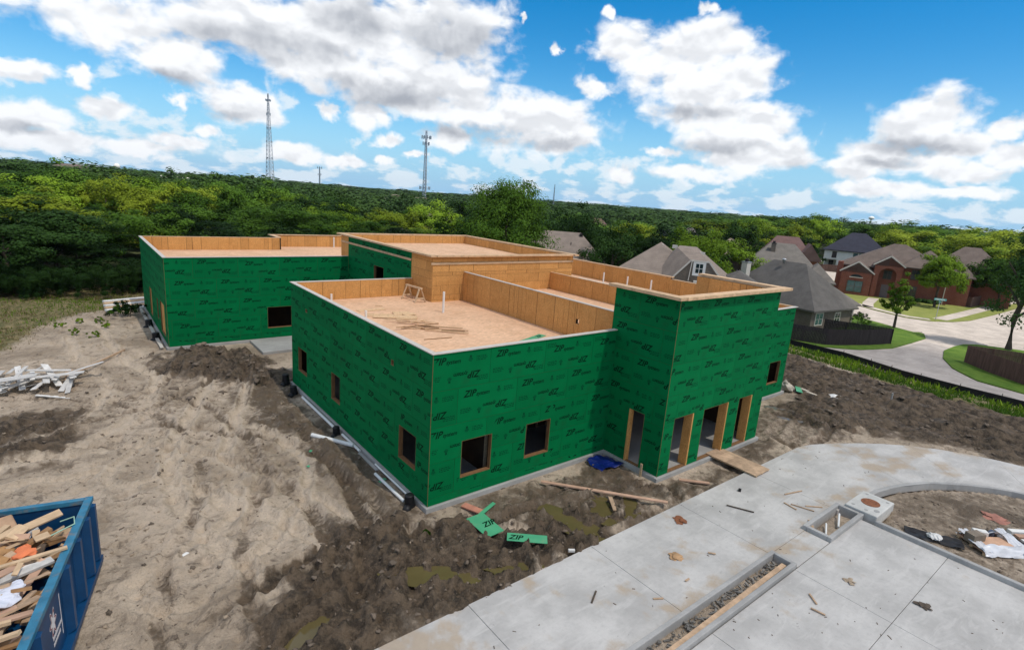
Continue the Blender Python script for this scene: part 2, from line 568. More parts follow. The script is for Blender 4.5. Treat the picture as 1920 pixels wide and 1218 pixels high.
def poly_mask(X, Y, poly, soft=0.6):
    """signed-distance style soft mask of a polygon"""
    inside = np.zeros(X.shape, bool)
    dist = np.full(X.shape, 1e9)
    n = len(poly)
    for i in range(n):
        x0, y0 = poly[i]
        x1, y1 = poly[(i + 1) % n]
        c = ((y0 > Y) != (y1 > Y)) & (X < (x1 - x0) * (Y - y0) / ((y1 - y0) or 1e-9) + x0)
        inside ^= c
        dx, dy = x1 - x0, y1 - y0
        t = np.clip(((X - x0) * dx + (Y - y0) * dy) / (dx * dx + dy * dy), 0, 1)
        dist = np.minimum(dist, np.hypot(X - x0 - t * dx, Y - y0 - t * dy))
    d = np.where(inside, dist, -dist)
    return sst(-soft, soft, d)


MUD = [  # dark wet clay: outline, softness, strength
    ([(-5.2, 21.8), (-1.5, 21.9), (0.0, 19.2), (0.2, 14.2), (-1.6, 13.6), (-3.0, 15.2), (-5.0, 18.8)], 1.2, 1.0),
    ([(-3.4, 14.5), (0.0, 13.5), (0.0, 0.2), (-1.0, 0.6), (-1.6, 5.0), (-2.4, 9.0)], 0.8, 0.55),
    ([(-4.6, -0.6), (-1.5, 0.6), (0.2, -0.5), (2.2, -1.6), (3.5, -2.0), (5.2, -4.4), (-1.0, -4.6), (-4.5, -4.2)], 0.9, 0.9),
    ([(-2.0, 2.0), (0, 0.2), (0.4, -0.4), (4.5, -0.2), (8.3, -0.1), (8.3, -2.9), (16, -3.0), (16.5, -4.3), (-1.5, -4.3), (-4.5, -0.5)], 0.9, 0.52),
    ([(-6.4, -2.0), (-4.2, -0.6), (-3.4, -4.8), (-6.0, -5.2)], 0.9, 0.75),
    ([(-9, 16), (-5, 19), (-0.3, 13.5), (-0.3, 1.0), (-3.0, 2.0), (-6, 8)], 2.0, 0.30),
    ([(-13.0, 14.8), (-8.8, 15.6), (-7.6, 13.2), (-9.5, 9.5), (-13.0, 10.5)], 1.2, 0.7),
    ([(20.0, -3.6), (23.0, -6.0), (26.0, -12.5), (35.0, -12.0), (36.0, -4.0), (38.0, 6.0), (34.0, 14.0), (25.2, 8.0), (24.6, 0.0), (20.5, -1.2)], 1.5, 0.9),
    ([(16.0, 0.0), (24.6, 0.0), (24.8, 6.0), (27, 8), (27, -6), (22, -5.5), (18, -4.6), (16, -4.2)], 1.0, 0.42),
    ([(7.2, -0.2), (8.3, -0.2), (8.3, -2.8), (11.0, -3.0), (16, -3.0), (16.5, -4.2), (8.0, -4.1), (5.4, -2.2)], 0.8, 0.6),
    ([(14.0, -9.2), (17.0, -9.0), (20.0, -11.2), (20.0, -14.0), (17.0, -12.6)], 1.0, 0.55),
]
PUDDLES = [  # centre, half length, half width, angle, water level
    (3.72, -3.35, 1.15, 0.30, 95, -0.06), (-1.25, -2.85, 0.85, 0.28, -37, -0.06), (0.55, -3.75, 0.55, 0.2, -25, -0.06),
    (5.15, -3.0, 0.55, 0.33, 60, -0.05), (6.0, -3.45, 0.5, 0.22, 40, -0.05),
    (20.1, -2.5, 0.85, 0.35, -75, -0.05), (21.4, -1.5, 0.7, 0.22, -60, -0.05), (-4.9, -2.9, 0.6, 0.25, 20, -0.06),
]
SLAB_Z = 0.10


TRACKS = [  # centre line, half gauge, wheel half width, depth, tone (+ pale dust, - wet)
    ([(-4.5, -5), (-4.2, -1), (-5.5, 4), (-5, 9), (-3, 14), (-2.2, 18)], 0.9, 0.20, 0.10, 0.8),
    ([(-6.8, -4), (-6.2, 1), (-4.5, 6), (-5, 12), (-8, 16.5), (-12, 18.5)], 0.9, 0.18, 0.09, -0.6),
    ([(-2.2, -4.2), (-2.0, 0), (-2.8, 6), (-6, 10), (-10, 11.6), (-16, 12)], 0.95, 0.22, 0.12, -0.7),
    ([(-16, 7.4), (-10, 9.0), (-6.5, 8), (-4, 3.5), (-2, -1), (2, -3.3)], 0.9, 0.18, 0.10, 0.9),
    ([(-16, 14), (-9, 13.6), (-5.5, 15), (-3.5, 18)], 0.9, 0.2, 0.10, -0.6),
    ([(-16, 10.2), (-11, 10.4), (-8, 12.6), (-6.5, 17), (-7.5, 22), (-8.2, 30)], 0.9, 0.18, 0.08, 0.8),
    ([(-7, -2.5), (-3.5, -1.0), (0, -2.0), (3, -2.5), (7.5, -3.4)], 0.75, 0.20, 0.16, -0.9),
    ([(-5.5, -4.6), (-3.5, -2.6), (-1.8, 0.8), (-1.3, 5), (-1.6, 11)], 0.0, 0.26, 0.12, -0.8),
    ([(-7.0, 0.5), (-4.6, 2.2), (-3.0, 5.0), (-3.6, 8.5), (-5.8, 9.4), (-7.2, 7.2)], 0.85, 0.16, 0.08, 0.8),
    ([(17.5, -3.6), (22.5, -3.4), (25.5, -6.5), (26.8, -12)], 0.9, 0.22, 0.14, -0.7),
    ([(25.6, 9), (26.2, 2), (27.6, -4), (28.5, -13)], 0.95, 0.24, 0.20, 0.5),
    ([(29.2, 12), (29.6, 4), (30.8, -3), (31.6, -13)], 0.95, 0.26, 0.22, -0.6),
    ([(32.6, 12), (32.8, 3), (33.2, -4), (33.0, -13)], 0.9, 0.24, 0.18, 0.5),
]


def polyline(pts, n=14):
    out = []
    for i in range(len(pts) - 1):
        p0, p1, p2, p3 = (np.array(pts[min(max(i + k - 1, 0), len(pts) - 1)], float) for k in range(4))
        for j in range(n):
            t = j / n
            out.append(.5 * (2 * p1 + (p2 - p0) * t + (2 * p0 - 5 * p1 + 4 * p2 - p3) * t * t + (3 * p1 - p0 - 3 * p2 + p3) * t ** 3))
    out.append(np.array(pts[-1], float))
    return np.array(out)


def tyre_tracks(X, Y):
    """rut depth and tone of the vehicle tracks"""
    dh = np.zeros(X.shape)
    tone = np.zeros(X.shape)
    for k, (pts, gauge, w, dep, tn) in enumerate(TRACKS):
        P = polyline(pts)
        m = (X > P[:, 0].min() - 2.2) & (X < P[:, 0].max() + 2.2) & (Y > P[:, 1].min() - 2.2) & (Y < P[:, 1].max() + 2.2)
        if not m.any():
            continue
        x, y = X[m], Y[m]
        wx = x + (fbm(x * 1.1, y * 1.1, 2, 90 + k) - .5) * .5
        wy = y + (fbm(x * 1.1, y * 1.1, 2, 190 + k) - .5) * .5
        best = np.full(x.shape, 1e9)
        sgn = np.zeros(x.shape)
        along = np.zeros(x.shape)
        s0 = 0.0
        for a, b in zip(P[:-1], P[1:]):
            d = b - a
            L = math.hypot(*d) or 1e-6
            t = np.clip(((wx - a[0]) * d[0] + (wy - a[1]) * d[1]) / (L * L), 0, 1)
            ex, ey = wx - a[0] - t * d[0], wy - a[1] - t * d[1]
            q = np.hypot(ex, ey)
            u = q < best
            best = np.where(u, q, best)
            sgn = np.where(u, np.sign(d[0] * ey - d[1] * ex), sgn)
            along = np.where(u, s0 + t * L, along)
            s0 += L
        off = np.abs(best - gauge) if gauge else best
        vis = sst(.22, .48, fbm(x * .45, y * .45, 3, 290 + k))
        floor = (1 - sst(w * .75, w * 1.15, off)) * vis
        berm = np.exp(-((off - w * 1.55) / (w * .42)) ** 2) * vis
        tread = .5 + .5 * np.sin(along * 6.2832 / .26 + sgn * 3 * off / w)
        dh[m] += -dep * floor + .75 * dep * berm + floor * tread * .035
        tone[m] = np.where(floor > .05, tone[m] * (1 - floor) + tn * floor * (.75 + .25 * tread), tone[m]) + .5 * berm * (tn > 0)
    return dh, np.clip(tone, -1, 1)


def ground_height(X, Y):
    """height, wetness and weediness of the site"""
    base = terrain(X, Y)
    site = sst(-60, -19, X) * (1 - sst(36, 52, X)) * sst(-40, -14, Y) * (1 - sst(44, 60, Y))
    wet = np.zeros(X.shape)
    for poly, soft, k in MUD:
        nx = (fbm(X * 0.7, Y * 0.7, 4, 21) - 0.5) * 3.0
        ny = (fbm(X * 0.7, Y * 0.7, 4, 22) - 0.5) * 3.0
        wet = np.maximum(wet, k * poly_mask(X + nx, Y + ny, poly, soft))
    wet = np.maximum(wet, 0.40 * poly_mask(X, Y, ISLAND, 0.3))
    # general relief of driven-over sand
    wx = X + 2.2 * (fbm(X * 0.22, Y * 0.22, 3, 5) - 0.5) * 2
    wy = Y + 2.2 * (fbm(X * 0.22, Y * 0.22, 3, 6) - 0.5) * 2
    h = (fbm(X * 0.35, Y * 0.35, 4, 1) - 0.5) * 0.26
    h += (fbm(X * 1.3, Y * 1.3, 5, 2, 0.6) - 0.5) * 0.20
    h -= 0.10 * sst(0.62, 0.78, fbm(X * 2.3, Y * 2.3, 3, 4))
    h += (fbm(X * 4.6, Y * 4.6, 3, 6, 0.65) - 0.5) * 0.10
    h -= 0.09 * sst(0.66, 0.76, fbm(X * 1.05 + 7, Y * 1.05, 4, 33, 0.62))
    # tyre tracks
    dh, tone = tyre_tracks(X, Y)
    h += dh
    # churned clay: ruts along Y at the right, lumps elsewhere
    right = sst(19, 23, X)
    rut = fbm(X * 1.5 + 0.5 * fbm(X * .4, Y * .4, 3, 44), Y * 0.24, 4, 9) - 0.5
    lump = np.abs(fbm(X * 1.9, Y * 1.9, 5, 11, 0.58) - 0.5) * 2
    lump = 0.5 - lump
    diag = fbm((X - Y * 0.7) * 1.6, (X * .7 + Y) * 0.35, 4, 13) - 0.5
    rg1 = 1 - np.abs(2 * fbm(X * 0.85 + 1.2 * (fbm(X * .35, Y * .35, 3, 44) - .5), Y * 0.16 + X * .08, 3, 9) - 1)
    rg2 = 1 - np.abs(2 * fbm(X * 2.4, Y * 0.55 + X * .2, 3, 19) - 1)
    ch = fbm(X * 3.4, Y * 1.9, 4, 14, .62) - .5
    strong = sst(.45, .85, wet)
    h += right * strong * ((rg1 ** 2 - .55) * 0.50 + (rg2 ** 2 - .5) * 0.30 + ch * 0.34)
    st2 = sst(.3, .85, wet) * (1 - right)
    dg = 1 - np.abs(2 * fbm((X - Y * 0.7) * 1.1, (X * .7 + Y) * 0.28, 3, 13) - 1)
    h += st2 * (lump * 0.40 + (dg ** 2 - .55) * 0.42 + (fbm(X * 3.6, Y * 3.6, 4, 15, .62) - .5) * 0.42)
    h += 0.30 * poly_mask(X, Y, MUD[0][0], 1.5) * sst(0.35, 0.75, fbm(X * 1.3, Y * 2.2, 4, 61))
    wet = np.clip(np.maximum(wet, 0.85 * np.clip(-tone, 0, 1)) - 0.35 * np.clip(tone, 0, 1), 0, 1)
    # near the walls and under the slab the ground is even
    def rect(x0, x1, y0, y1, s):
        return sst(x0 - s, x0, X) * (1 - sst(x1, x1 + s, X)) * sst(y0 - s, y0, Y) * (1 - sst(y1, y1 + s, Y))
    flat = np.maximum.reduce([rect(0, 23.8, 0, 23, 0.7), rect(8.4, 15.8, -2.7, 0, 0.7), rect(-4.4, 17, 22.6, 37.8, 0.7)])
    h = h * (1 - flat) * site - 0.02
    inb = rect(0.4, 23.4, 0.4, 13.3, 0.2) + rect(7.0, 23.4, 12, 22.5, 0.2) + rect(8.7, 15.4, -2.4, 2, 0.2) + rect(-4.0, 16.6, 23, 35, 0.2)
    h = h - 0.25 * np.clip(inb, 0, 1)
    slab = rect(-30, 16.9, -40, -4.45, 0.12)
    arc = 1 - sst(8.95, 9.15, np.hypot(X - 15.0, Y + 13.4))
    arc = np.maximum(arc, poly_mask(X, Y, [(15, -4.5), (17, -4.5), (18.6, -5.2), (20.6, -6.5), (22.3, -8.2), (23.4, -10), (23.9, -13), (23.9, -30), (15, -30)], 0.12))
    isl = poly_mask(X, Y, ISLAND, 0.25)
    cover = np.maximum(slab, arc)
    h = h * (1 - cover * (1 - isl)) - 0.28 * cover * (1 - isl)
    h = np.where(isl > 0.5, (fbm(X * 0.8, Y * 0.8, 4, 71) - 0.5) * 0.14 - 0.02 + wet * 0.25 * diag, h)
    pl = np.maximum(rect(-20, 7.55, -8.25, -7.75, 0.06), rect(10.1, 12.4, -8.28, -7.68, 0.05))
    h = np.where(pl > 0.5, (fbm(X * 5, Y * 5, 3, 77) - 0.5) * 0.10 - 0.02, h)
    for (cx, cy, a, b, ang, lev) in PUDDLES:
        c, s = math.cos(R_(ang)), math.sin(R_(ang))
        u = ((X - cx) * c + (Y - cy) * s) / a
        v = (-(X - cx) * s + (Y - cy) * c) / b
        r = np.hypot(u, v) + (fbm(X * 2.5, Y * 2.5, 4, 81) - 0.5) * 1.5
        k = 1 - sst(0.6, 1.5, r)
        h = h * (1 - k) + (lev - 0.07) * k
        h += 0.10 * np.exp(-((r - 1.55) / 0.28) ** 2) * (wet > 0.3) * (1 - cover)
        wet = np.maximum(wet, 0.75 * (1 - sst(1.1, 1.8, r)) * (1 - cover))
    # slope of the bank is added by the terrain
    weed = np.maximum(poly_mask(X, Y, WEEDS_LEFT, 1.6), poly_mask(X, Y, WEEDS_RIGHT, 0.8))
    return base + h, wet, weed, site, tone


ISLAND = [(12.75, -9.3), (14.2, -8.75), (14.6, -8.15), (16.1, -8.3), (17.65, -8.9), (19.1, -9.9), (19.95, -10.9), (20.4, -12.0), (20.6, -14.0), (20.6, -25.0), (12.5, -25.0)]
WEEDS_LEFT = [(-30, 20), (-13, 24.5), (-11.6, 26), (-10.2, 31), (-8.2, 34.5), (-6.2, 35.5), (-4.4, 38), (2, 42), (2, 60), (-40, 60)]
WEEDS_RIGHT = [(41.0, 18.0), (40.6, 8.0), (38.6, 2.0), (34.6, -4.5), (34.0, -9.5), (33.6, -25.0), (44.0, -25.0), (43.8, -6.0), (44.5, -0.5), (48.0, 5.0), (48.5, 18.0)]


def build_ground():
    xs = axis(-15, 35, 0.15, -2200, 2800)
    ys = axis(-13.5, 42, 0.17, -700, 3000)
    xs = np.concatenate([xs[xs < -11], np.arange(-11, 8.5, 0.088), xs[xs > 8.5]])       # finer where the viewpoint is close
    ys = np.concatenate([ys[ys < -5], np.arange(-5, 9, 0.088), ys[ys > 9]])
    X, Y = np.meshgrid(xs, ys)
    h, wet, weed, site, tone = ground_height(X, Y)
    nx, ny = len(xs), len(ys)
    co = np.stack([X, Y, h], -1).reshape(-1, 3)
    idx = np.arange(nx * ny).reshape(ny, nx)
    q = np.stack([idx[:-1, :-1], idx[:-1, 1:], idx[1:, 1:], idx[1:, :-1]], -1).reshape(-1, 4)
    m, t, b = new_mat('site_soil')
    aw = N(t, 'ShaderNodeAttribute', attribute_name='wet')
    av = N(t, 'ShaderNodeAttribute', attribute_name='weed')
    asx = N(t, 'ShaderNodeAttribute', attribute_name='site')
    atn = N(t, 'ShaderNodeAttribute', attribute_name='tone')
    n1 = tex(t, 0.28, 8, 0.62, dist=0.6)
    n2 = tex(t, 2.6, 8, 0.68)
    n3 = tex(t, 19, 5, 0.7)
    n4 = tex(t, 0.75, 6, 0.6, dist=1.5)
    n5 = tex(t, 1.5, 7, 0.7, dist=2.2)
    n6 = tex(t, 5.5, 5, 0.72)
    sand = mixc(t, maprange(t, n1.outputs[0], 0.30, 0.66), (0.32, 0.25, 0.18), (0.60, 0.485, 0.37))
    sand = mixc(t, math_n(t, 'MULTIPLY', maprange(t, n4.outputs[0], 0.52, 0.64), 0.55), sand, (0.27, 0.215, 0.16))
    sand = mixc(t, math_n(t, 'MULTIPLY', maprange(t, n2.outputs[0], 0.52, 0.72), 0.55), sand, (0.24, 0.185, 0.135))
    sand = mixc(t, math_n(t, 'MULTIPLY', maprange(t, n5.outputs[0], 0.53, 0.66), 0.8), sand, (0.15, 0.118, 0.088))
    sand = mixc(t, math_n(t, 'MULTIPLY', maprange(t, n6.outputs[0], 0.62, 0.70), 0.6), sand, (0.10, 0.08, 0.062))
    sand = mixc(t, math_n(t, 'MULTIPLY', atn.outputs['Fac'], 0.85), sand, (0.68, 0.56, 0.43))
    clay = mixc(t, maprange(t, n2.outputs[0], 0.36, 0.62), (0.042, 0.031, 0.021), (0.155, 0.112, 0.074))
    clay = mixc(t, math_n(t, 'MULTIPLY', maprange(t, n5.outputs[0], 0.54, 0.66), 0.5), clay, (0.23, 0.168, 0.11))
    wk = math_n(t, 'ADD', aw.outputs['Fac'], math_n(t, 'MULTIPLY', math_n(t, 'SUBTRACT', n2.outputs[0], 0.5), 1.1))
    c = mixc(t, maprange(t, wk, 0.20, 0.62), sand, clay)
    green = mixc(t, maprange(t, n2.outputs[0], 0.35, 0.65), (0.10, 0.105, 0.035), (0.28, 0.22, 0.11))
    wd = math_n(t, 'ADD', av.outputs['Fac'], math_n(t, 'MULTIPLY', math_n(t, 'SUBTRACT', n2.outputs[0], 0.5), 0.8))
    c = mixc(t, maprange(t, wd, 0.35, 0.7), c, green)
    far = mixc(t, maprange(t, n1.outputs[0], 0.35, 0.65), (0.035, 0.055, 0.018), (0.07, 0.085, 0.03))
    c = mixc(t, maprange(t, asx.outputs['Fac'], 0.35, 0.05), c, far)
    c = mixc(t, math_n(t, 'MULTIPLY', maprange(t, n3.outputs[0], 0.5, 0.7), 0.3), c, (0.11, 0.09, 0.07))
    t.links.new(c, b.inputs['Base Color'])
    t.links.new(maprange(t, wk, 0.3, 0.9, 0.92, 0.62), b.inputs['Roughness'])
    b.inputs['Specular IOR Level'].default_value = 0.3
    hh = math_n(t, 'ADD', math_n(t, 'ADD', n2.outputs[0], math_n(t, 'MULTIPLY', n6.outputs[0], 0.6)), math_n(t, 'MULTIPLY', n3.outputs[0], 0.3))
    bump(t, b, hh, 1.0, 0.16)
    me = mesh_np('ground', co, q, [m], True)
    for nm, arr in (('wet', wet), ('weed', weed), ('site', site), ('tone', np.clip(tone, 0, 1))):
        at = me.attributes.new(nm, 'FLOAT', 'POINT')
        at.data.foreach_set('value', arr.astype(np.float32).ravel())
    tag(link('ground', me), kind='structure')


build_ground()


def gh(x, y):
    X = np.array([[float(x)]])
    Y = np.array([[float(y)]])
    return float(ground_height(X, Y)[0][0, 0])


def build_puddles():
    m, t, b = new_mat('muddy_water')
    n = tex(t, 1.5, 4)
    t.links.new(mixc(t, n.outputs[0], (0.085, 0.069, 0.028), (0.145, 0.115, 0.046)), b.inputs['Base Color'])
    b.inputs['Roughness'].default_value = 0.06
    b.inputs['Specular IOR Level'].default_value = 0.5
    m2, t, b = new_mat('grey_water')
    b.inputs['Base Color'].default_value = (0.16, 0.15, 0.14, 1)
    b.inputs['Roughness'].default_value = 0.05
    where = ['long olive puddle running up to the slab edge', 'dark olive puddle in the churned ruts left of the scraps', 'narrow puddle in the ruts beside the slab edge',
             'shallow olive puddle beside the short board', 'small shallow puddle near the end of the long plank', 'grey puddle in the mud in front of the right wing',
             'thin grey puddle below the right wing window', 'puddle in the rut at the bottom of the picture']
    for i, (cx, cy, a, bb, ang, lev) in enumerate(PUDDLES):
        vs = [(0, 0, 0)]
        k = 40
        rr = random.Random(i)
        ph = [rr.uniform(0, 6.28) for _ in range(4)]
        for j in range(k):
            th = 2 * math.pi * j / k
            s = 1.75 + 0.12 * math.sin(2 * th + ph[0]) + 0.10 * math.sin(3 * th + ph[1]) + 0.06 * math.sin(5 * th + ph[2])
            vs.append((a * s * math.cos(th), bb * s * math.sin(th), 0))
        o = MB().add(vs, [(0, 1 + j, 1 + (j + 1) % k) for j in range(k)]).build('puddle', m2 if 5 <= i <= 6 else m, None, (cx, cy, tz(cx, cy) + lev), R_(ang))
        tag(o, kind='structure')


build_puddles()


# ------------------------------------------------------------------ concrete drive, kerbs and planters
def build_pavement():
    root = tag(link('pavement', None), kind='structure')
    g = 0.006

    def slab(poly, z1=SLAB_Z):
        o = MB().prism(poly, -0.12, z1).build('concrete_slab', MT['conc'], root)
        bv = o.modifiers.new('bevel', 'BEVEL')
        bv.width = 0.008
        bv.segments = 1
        bv.limit_method = 'ANGLE'

    def cell(x0, x1, y0, y1):
        slab([(x0 + g, y0 + g), (x1 - g, y0 + g), (x1 - g, y1 - g), (x0 + g, y1 - g)])
    cell(-7.0, -1.3, -7.6, -4.3)
    cell(-1.3, 3.15, -7.6, -4.3)
    cell(3.15, 7.6, -7.6, -4.3)
    # below the planters
    for x0, x1 in ((-3.0, 3.15), (3.15, 7.5), (7.5, 12.4)):
        for y0, y1 in ((-10.9, -8.4), (-14.2, -10.9), (-20, -14.2)):
            cell(x0, x1, y0, y1)
    cell(7.68, 9.9, -8.39, -7.6)
    # round the island
    outer = [(16.6, -4.3), (17.5, -4.5), (18.6, -5.0), (19.8, -5.65), (20.8, -6.3), (21.8, -7.1), (22.6, -7.95), (23.3, -8.95), (23.8, -9.95), (24.1, -10.9), (24.3, -12.2), (24.3, -20)]
    inner = [(14.4, -7.8), (15.2, -7.85), (16.1, -8.05), (17.0, -8.35), (17.8, -8.7), (18.6, -9.2), (19.3, -9.75), (19.9, -10.35), (20.35, -10.95), (20.7, -11.7), (20.9, -12.8), (20.9, -20)]
    slab([(7.6 + g, -7.6 + g), (7.6 + g, -4.3), (12.3 - g, -4.3), (12.3 - g, -7.6 + g)])
    slab([(12.3 + g, -7.7), (12.3 + g, -4.3)] + outer[:3] + [(17.0, -8.35)] + inner[2::-1])
    slab(outer[2:6] + inner[6:2:-1])
    slab(outer[5:9] + inner[9:5:-1])
    slab(outer[8:] + inner[:8:-1])
    # kerbs
    kr = MT['kerb']

    def kerb(name, pts, w, z0, z1, mat=kr):
        mb = MB()
        n = len(pts)
        L = []
        for i, p in enumerate(pts):
            a = Vector(pts[max(i - 1, 0)])
            b = Vector(pts[min(i + 1, n - 1)])
            d = (b - a).normalized()
            nn = Vector((-d.y, d.x)) * w / 2
            L.append((Vector(p) + nn, Vector(p) - nn))
        for i in range(n - 1):
            a, b = L[i]
            c, d = L[i + 1]
            vs = [(p.x, p.y, z) for z in (z0, z1) for p in (a, c, d, b)]
            mb.add(vs, [(0, 1, 2, 3), (7, 6, 5, 4), (0, 4, 5, 1), (1, 5, 6, 2), (2, 6, 7, 3), (3, 7, 4, 0)])
        me = mb.mesh(name, mat)
        bm = bmesh.new()
        bm.from_mesh(me)
        bmesh.ops.remove_doubles(bm, verts=bm.verts, dist=0.001)
        bm.verts.index_update()
        dup = []
        # drop the inner faces between segments
        seen = {}
        for f in list(bm.faces):
            key = tuple(sorted(v.index for v in f.verts))
            if key in seen:
                dup += [f, seen[key]]
            seen[key] = f
        bmesh.ops.delete(bm, geom=list(set(dup)), context='FACES_ONLY')
        bmesh.ops.recalc_face_normals(bm, faces=bm.faces)
        bm.to_mesh(me)
        bm.free()
        o = link(name, me, root)
        bv = o.modifiers.new('bevel', 'BEVEL')
        bv.width = 0.025
        bv.segments = 2
        bv.limit_method = 'ANGLE'
    kerb('island_kerb', [(x - .02, y - 0.10) for x, y in inner], 0.17, -0.15, SLAB_Z + 0.05)
    kerb('island_kerb', [(12.48, -8.82), (12.48, -11.0), (12.48, -20)], 0.16, -0.15, SLAB_Z + 0.15)
    # long planter along the drive and the short one in line with it
    def frame(name, x0, x1, y0, y1, w, z1):
        mb = MB()
        mb.box(x0, y1 - w, -0.15, x1, y1, z1)
        mb.box(x0, y0, -0.15, x1, y0 + w, z1)
        mb.box(x1 - w, y0 + w, -0.15, x1, y1 - w, z1 - .002)
        mb.box(x0, y0 + w, -0.15, x0 + w, y1 - w, z1 - .002)
        o = mb.build(name, kr, root)
        bv = o.modifiers.new('bevel', 'BEVEL')
        bv.width = 0.02
        bv.segments = 2
    frame('planter_kerb', -6.5, 7.66, -8.38, -7.6, 0.13, SLAB_Z + 0.13)
    frame('planter_kerb', 9.92, 12.58, -8.42, -7.5, 0.14, SLAB_Z + 0.15)
    # inlet box with its manhole
    t = thing('drain_inlet_box', 'white concrete inlet box with rusty oval manhole cover beside the dirt island', 'inlet box', (13.52, -8.27, 0))
    o = MB().box(-.86, -.52, -.15, .86, .52, SLAB_Z + .20).build('box_top', MT['pale'], t)
    bv = o.modifiers.new('bevel', 'BEVEL')
    bv.width = 0.03
    bv.segments = 2

    def disc(r, z0, z1, sx=1.0, n=28):
        return MB().prism([(r * sx * math.cos(6.2832 * k / n), r * math.sin(6.2832 * k / n)) for k in range(n)], z0, z1)
    disc(.30, .29, .312, 1.05).build('manhole_cover', MT['rust'], t, (.05, 0, 0))
    for x, y in ((-.62, .33), (.66, .33), (.62, -.36), (-.66, -.10)):
        disc(.06, .29, .306, 1.0, 12).build('lifting_hole', MT['kerb'], t, (x, y, 0))
    disc(.09, .29, .307, 1.2, 14).build('patch', MT['kerb'], t, (-.42, -.36, 0))


build_pavement()

# ------------------------------------------------------------------ the building under construction
def text_shape(body, size, shear, bold, sp=1.0):
    c = bpy.data.curves.new('print', 'FONT')
    c.body = body
    c.size = size
    c.shear = shear
    c.offset = bold
    c.space_character = sp
    c.resolution_u = 2
    o = bpy.data.objects.new('print', c)
    COL.objects.link(o)
    dg = bpy.context.evaluated_depsgraph_get()
    me = bpy.data.meshes.new_from_object(o.evaluated_get(dg))
    vs = [(v.co.x, v.co.y) for v in me.vertices]
    fs = [tuple(p.vertices) for p in me.polygons]
    bpy.data.objects.remove(o)
    bpy.data.meshes.remove(me)
    bpy.data.curves.remove(c)
    return vs, fs


ZIP = text_shape('ZIP', 0.32, 0.30, 0.009, 1.02)
SYS = text_shape('system', 0.205, 0.25, 0.004, 0.95)


def word():
    """ZIP system in a box from (0,0)"""
    vs, fs = [], []
    w0 = max(v[0] for v in ZIP[0])
    for (V, F), dx, dy in ((ZIP, 0, 0), (SYS, w0 - 0.02, -0.015)):
        o = len(vs)
        vs += [(x + dx, y + dy) for x, y in V]
        fs += [tuple(i + o for i in f) for f in F]
    w = max(v[0] for v in vs)
    h = max(v[1] for v in vs)
    return vs, fs, w, h


WORD = word()


def small_lines(seed, w, rows, h=0.030):
    """lines of small print, too fine to read"""
    r = random.Random(seed)
    out = []
    for k in range(rows):
        x = 0
        e = w * r.uniform(0.75, 1.0)
        while x < e:
            l = r.uniform(0.03, 0.11)
            out.append((x, -k * h * 2.0, min(x + l, e), -k * h * 2.0 + h))
            x += l + 0.022
    return out


def icon():
    return [(0.05, 0.07, 0.13, 0.15), (0.02, 0.03, 0.16, 0.055), (0.0, -0.01, 0.18, 0.015), (0.04, -0.05, 0.14, -0.03)]


# prints on a full 2.44 x 1.22 sheet: kind, x, z, upside down
STAMPS = [('word', 0.22, 0.86, False), ('icon', 1.55, 0.90, False), ('lines', 1.86, 0.97, False), ('lines', 0.12, 0.44, False), ('word', 2.05, 0.50, True),
          ('icon', 0.96, 0.36, True), ('lines', 2.36, 0.20, True)]


def rect_minus(rects, h):
    out = []
    for (a, b, c, d) in rects:                       # x0,x1,z0,z1
        x0, x1, z0, z1 = h
        if x1 <= a or x0 >= b or z1 <= c or z0 >= d:
            out.append((a, b, c, d))
            continue
        if a < x0:
            out.append((a, x0, c, d))
        if x1 < b:
            out.append((x1, b, c, d))
        m0, m1 = max(a, x0), min(b, x1)
        if c < z0:
            out.append((m0, m1, c, z0))
        if z1 < d:
            out.append((m0, m1, z1, d))
    return out


def touching(rects):
    """groups of rectangles that share an edge"""
    left = list(rects)
    out = []
    while left:
        grp = [left.pop()]
        grew = True
        while grew:
            grew = False
            for r in list(left):
                for q in grp:
                    ox = min(r[1], q[1]) - max(r[0], q[0])
                    oz = min(r[3], q[3]) - max(r[2], q[2])
                    if (ox > .01 and oz > -.002) or (oz > .01 and ox > -.002):
                        grp.append(r)
                        left.remove(r)
                        grew = True
                        break
        out.append(grp)
    return out


PANEL_CACHE = {}


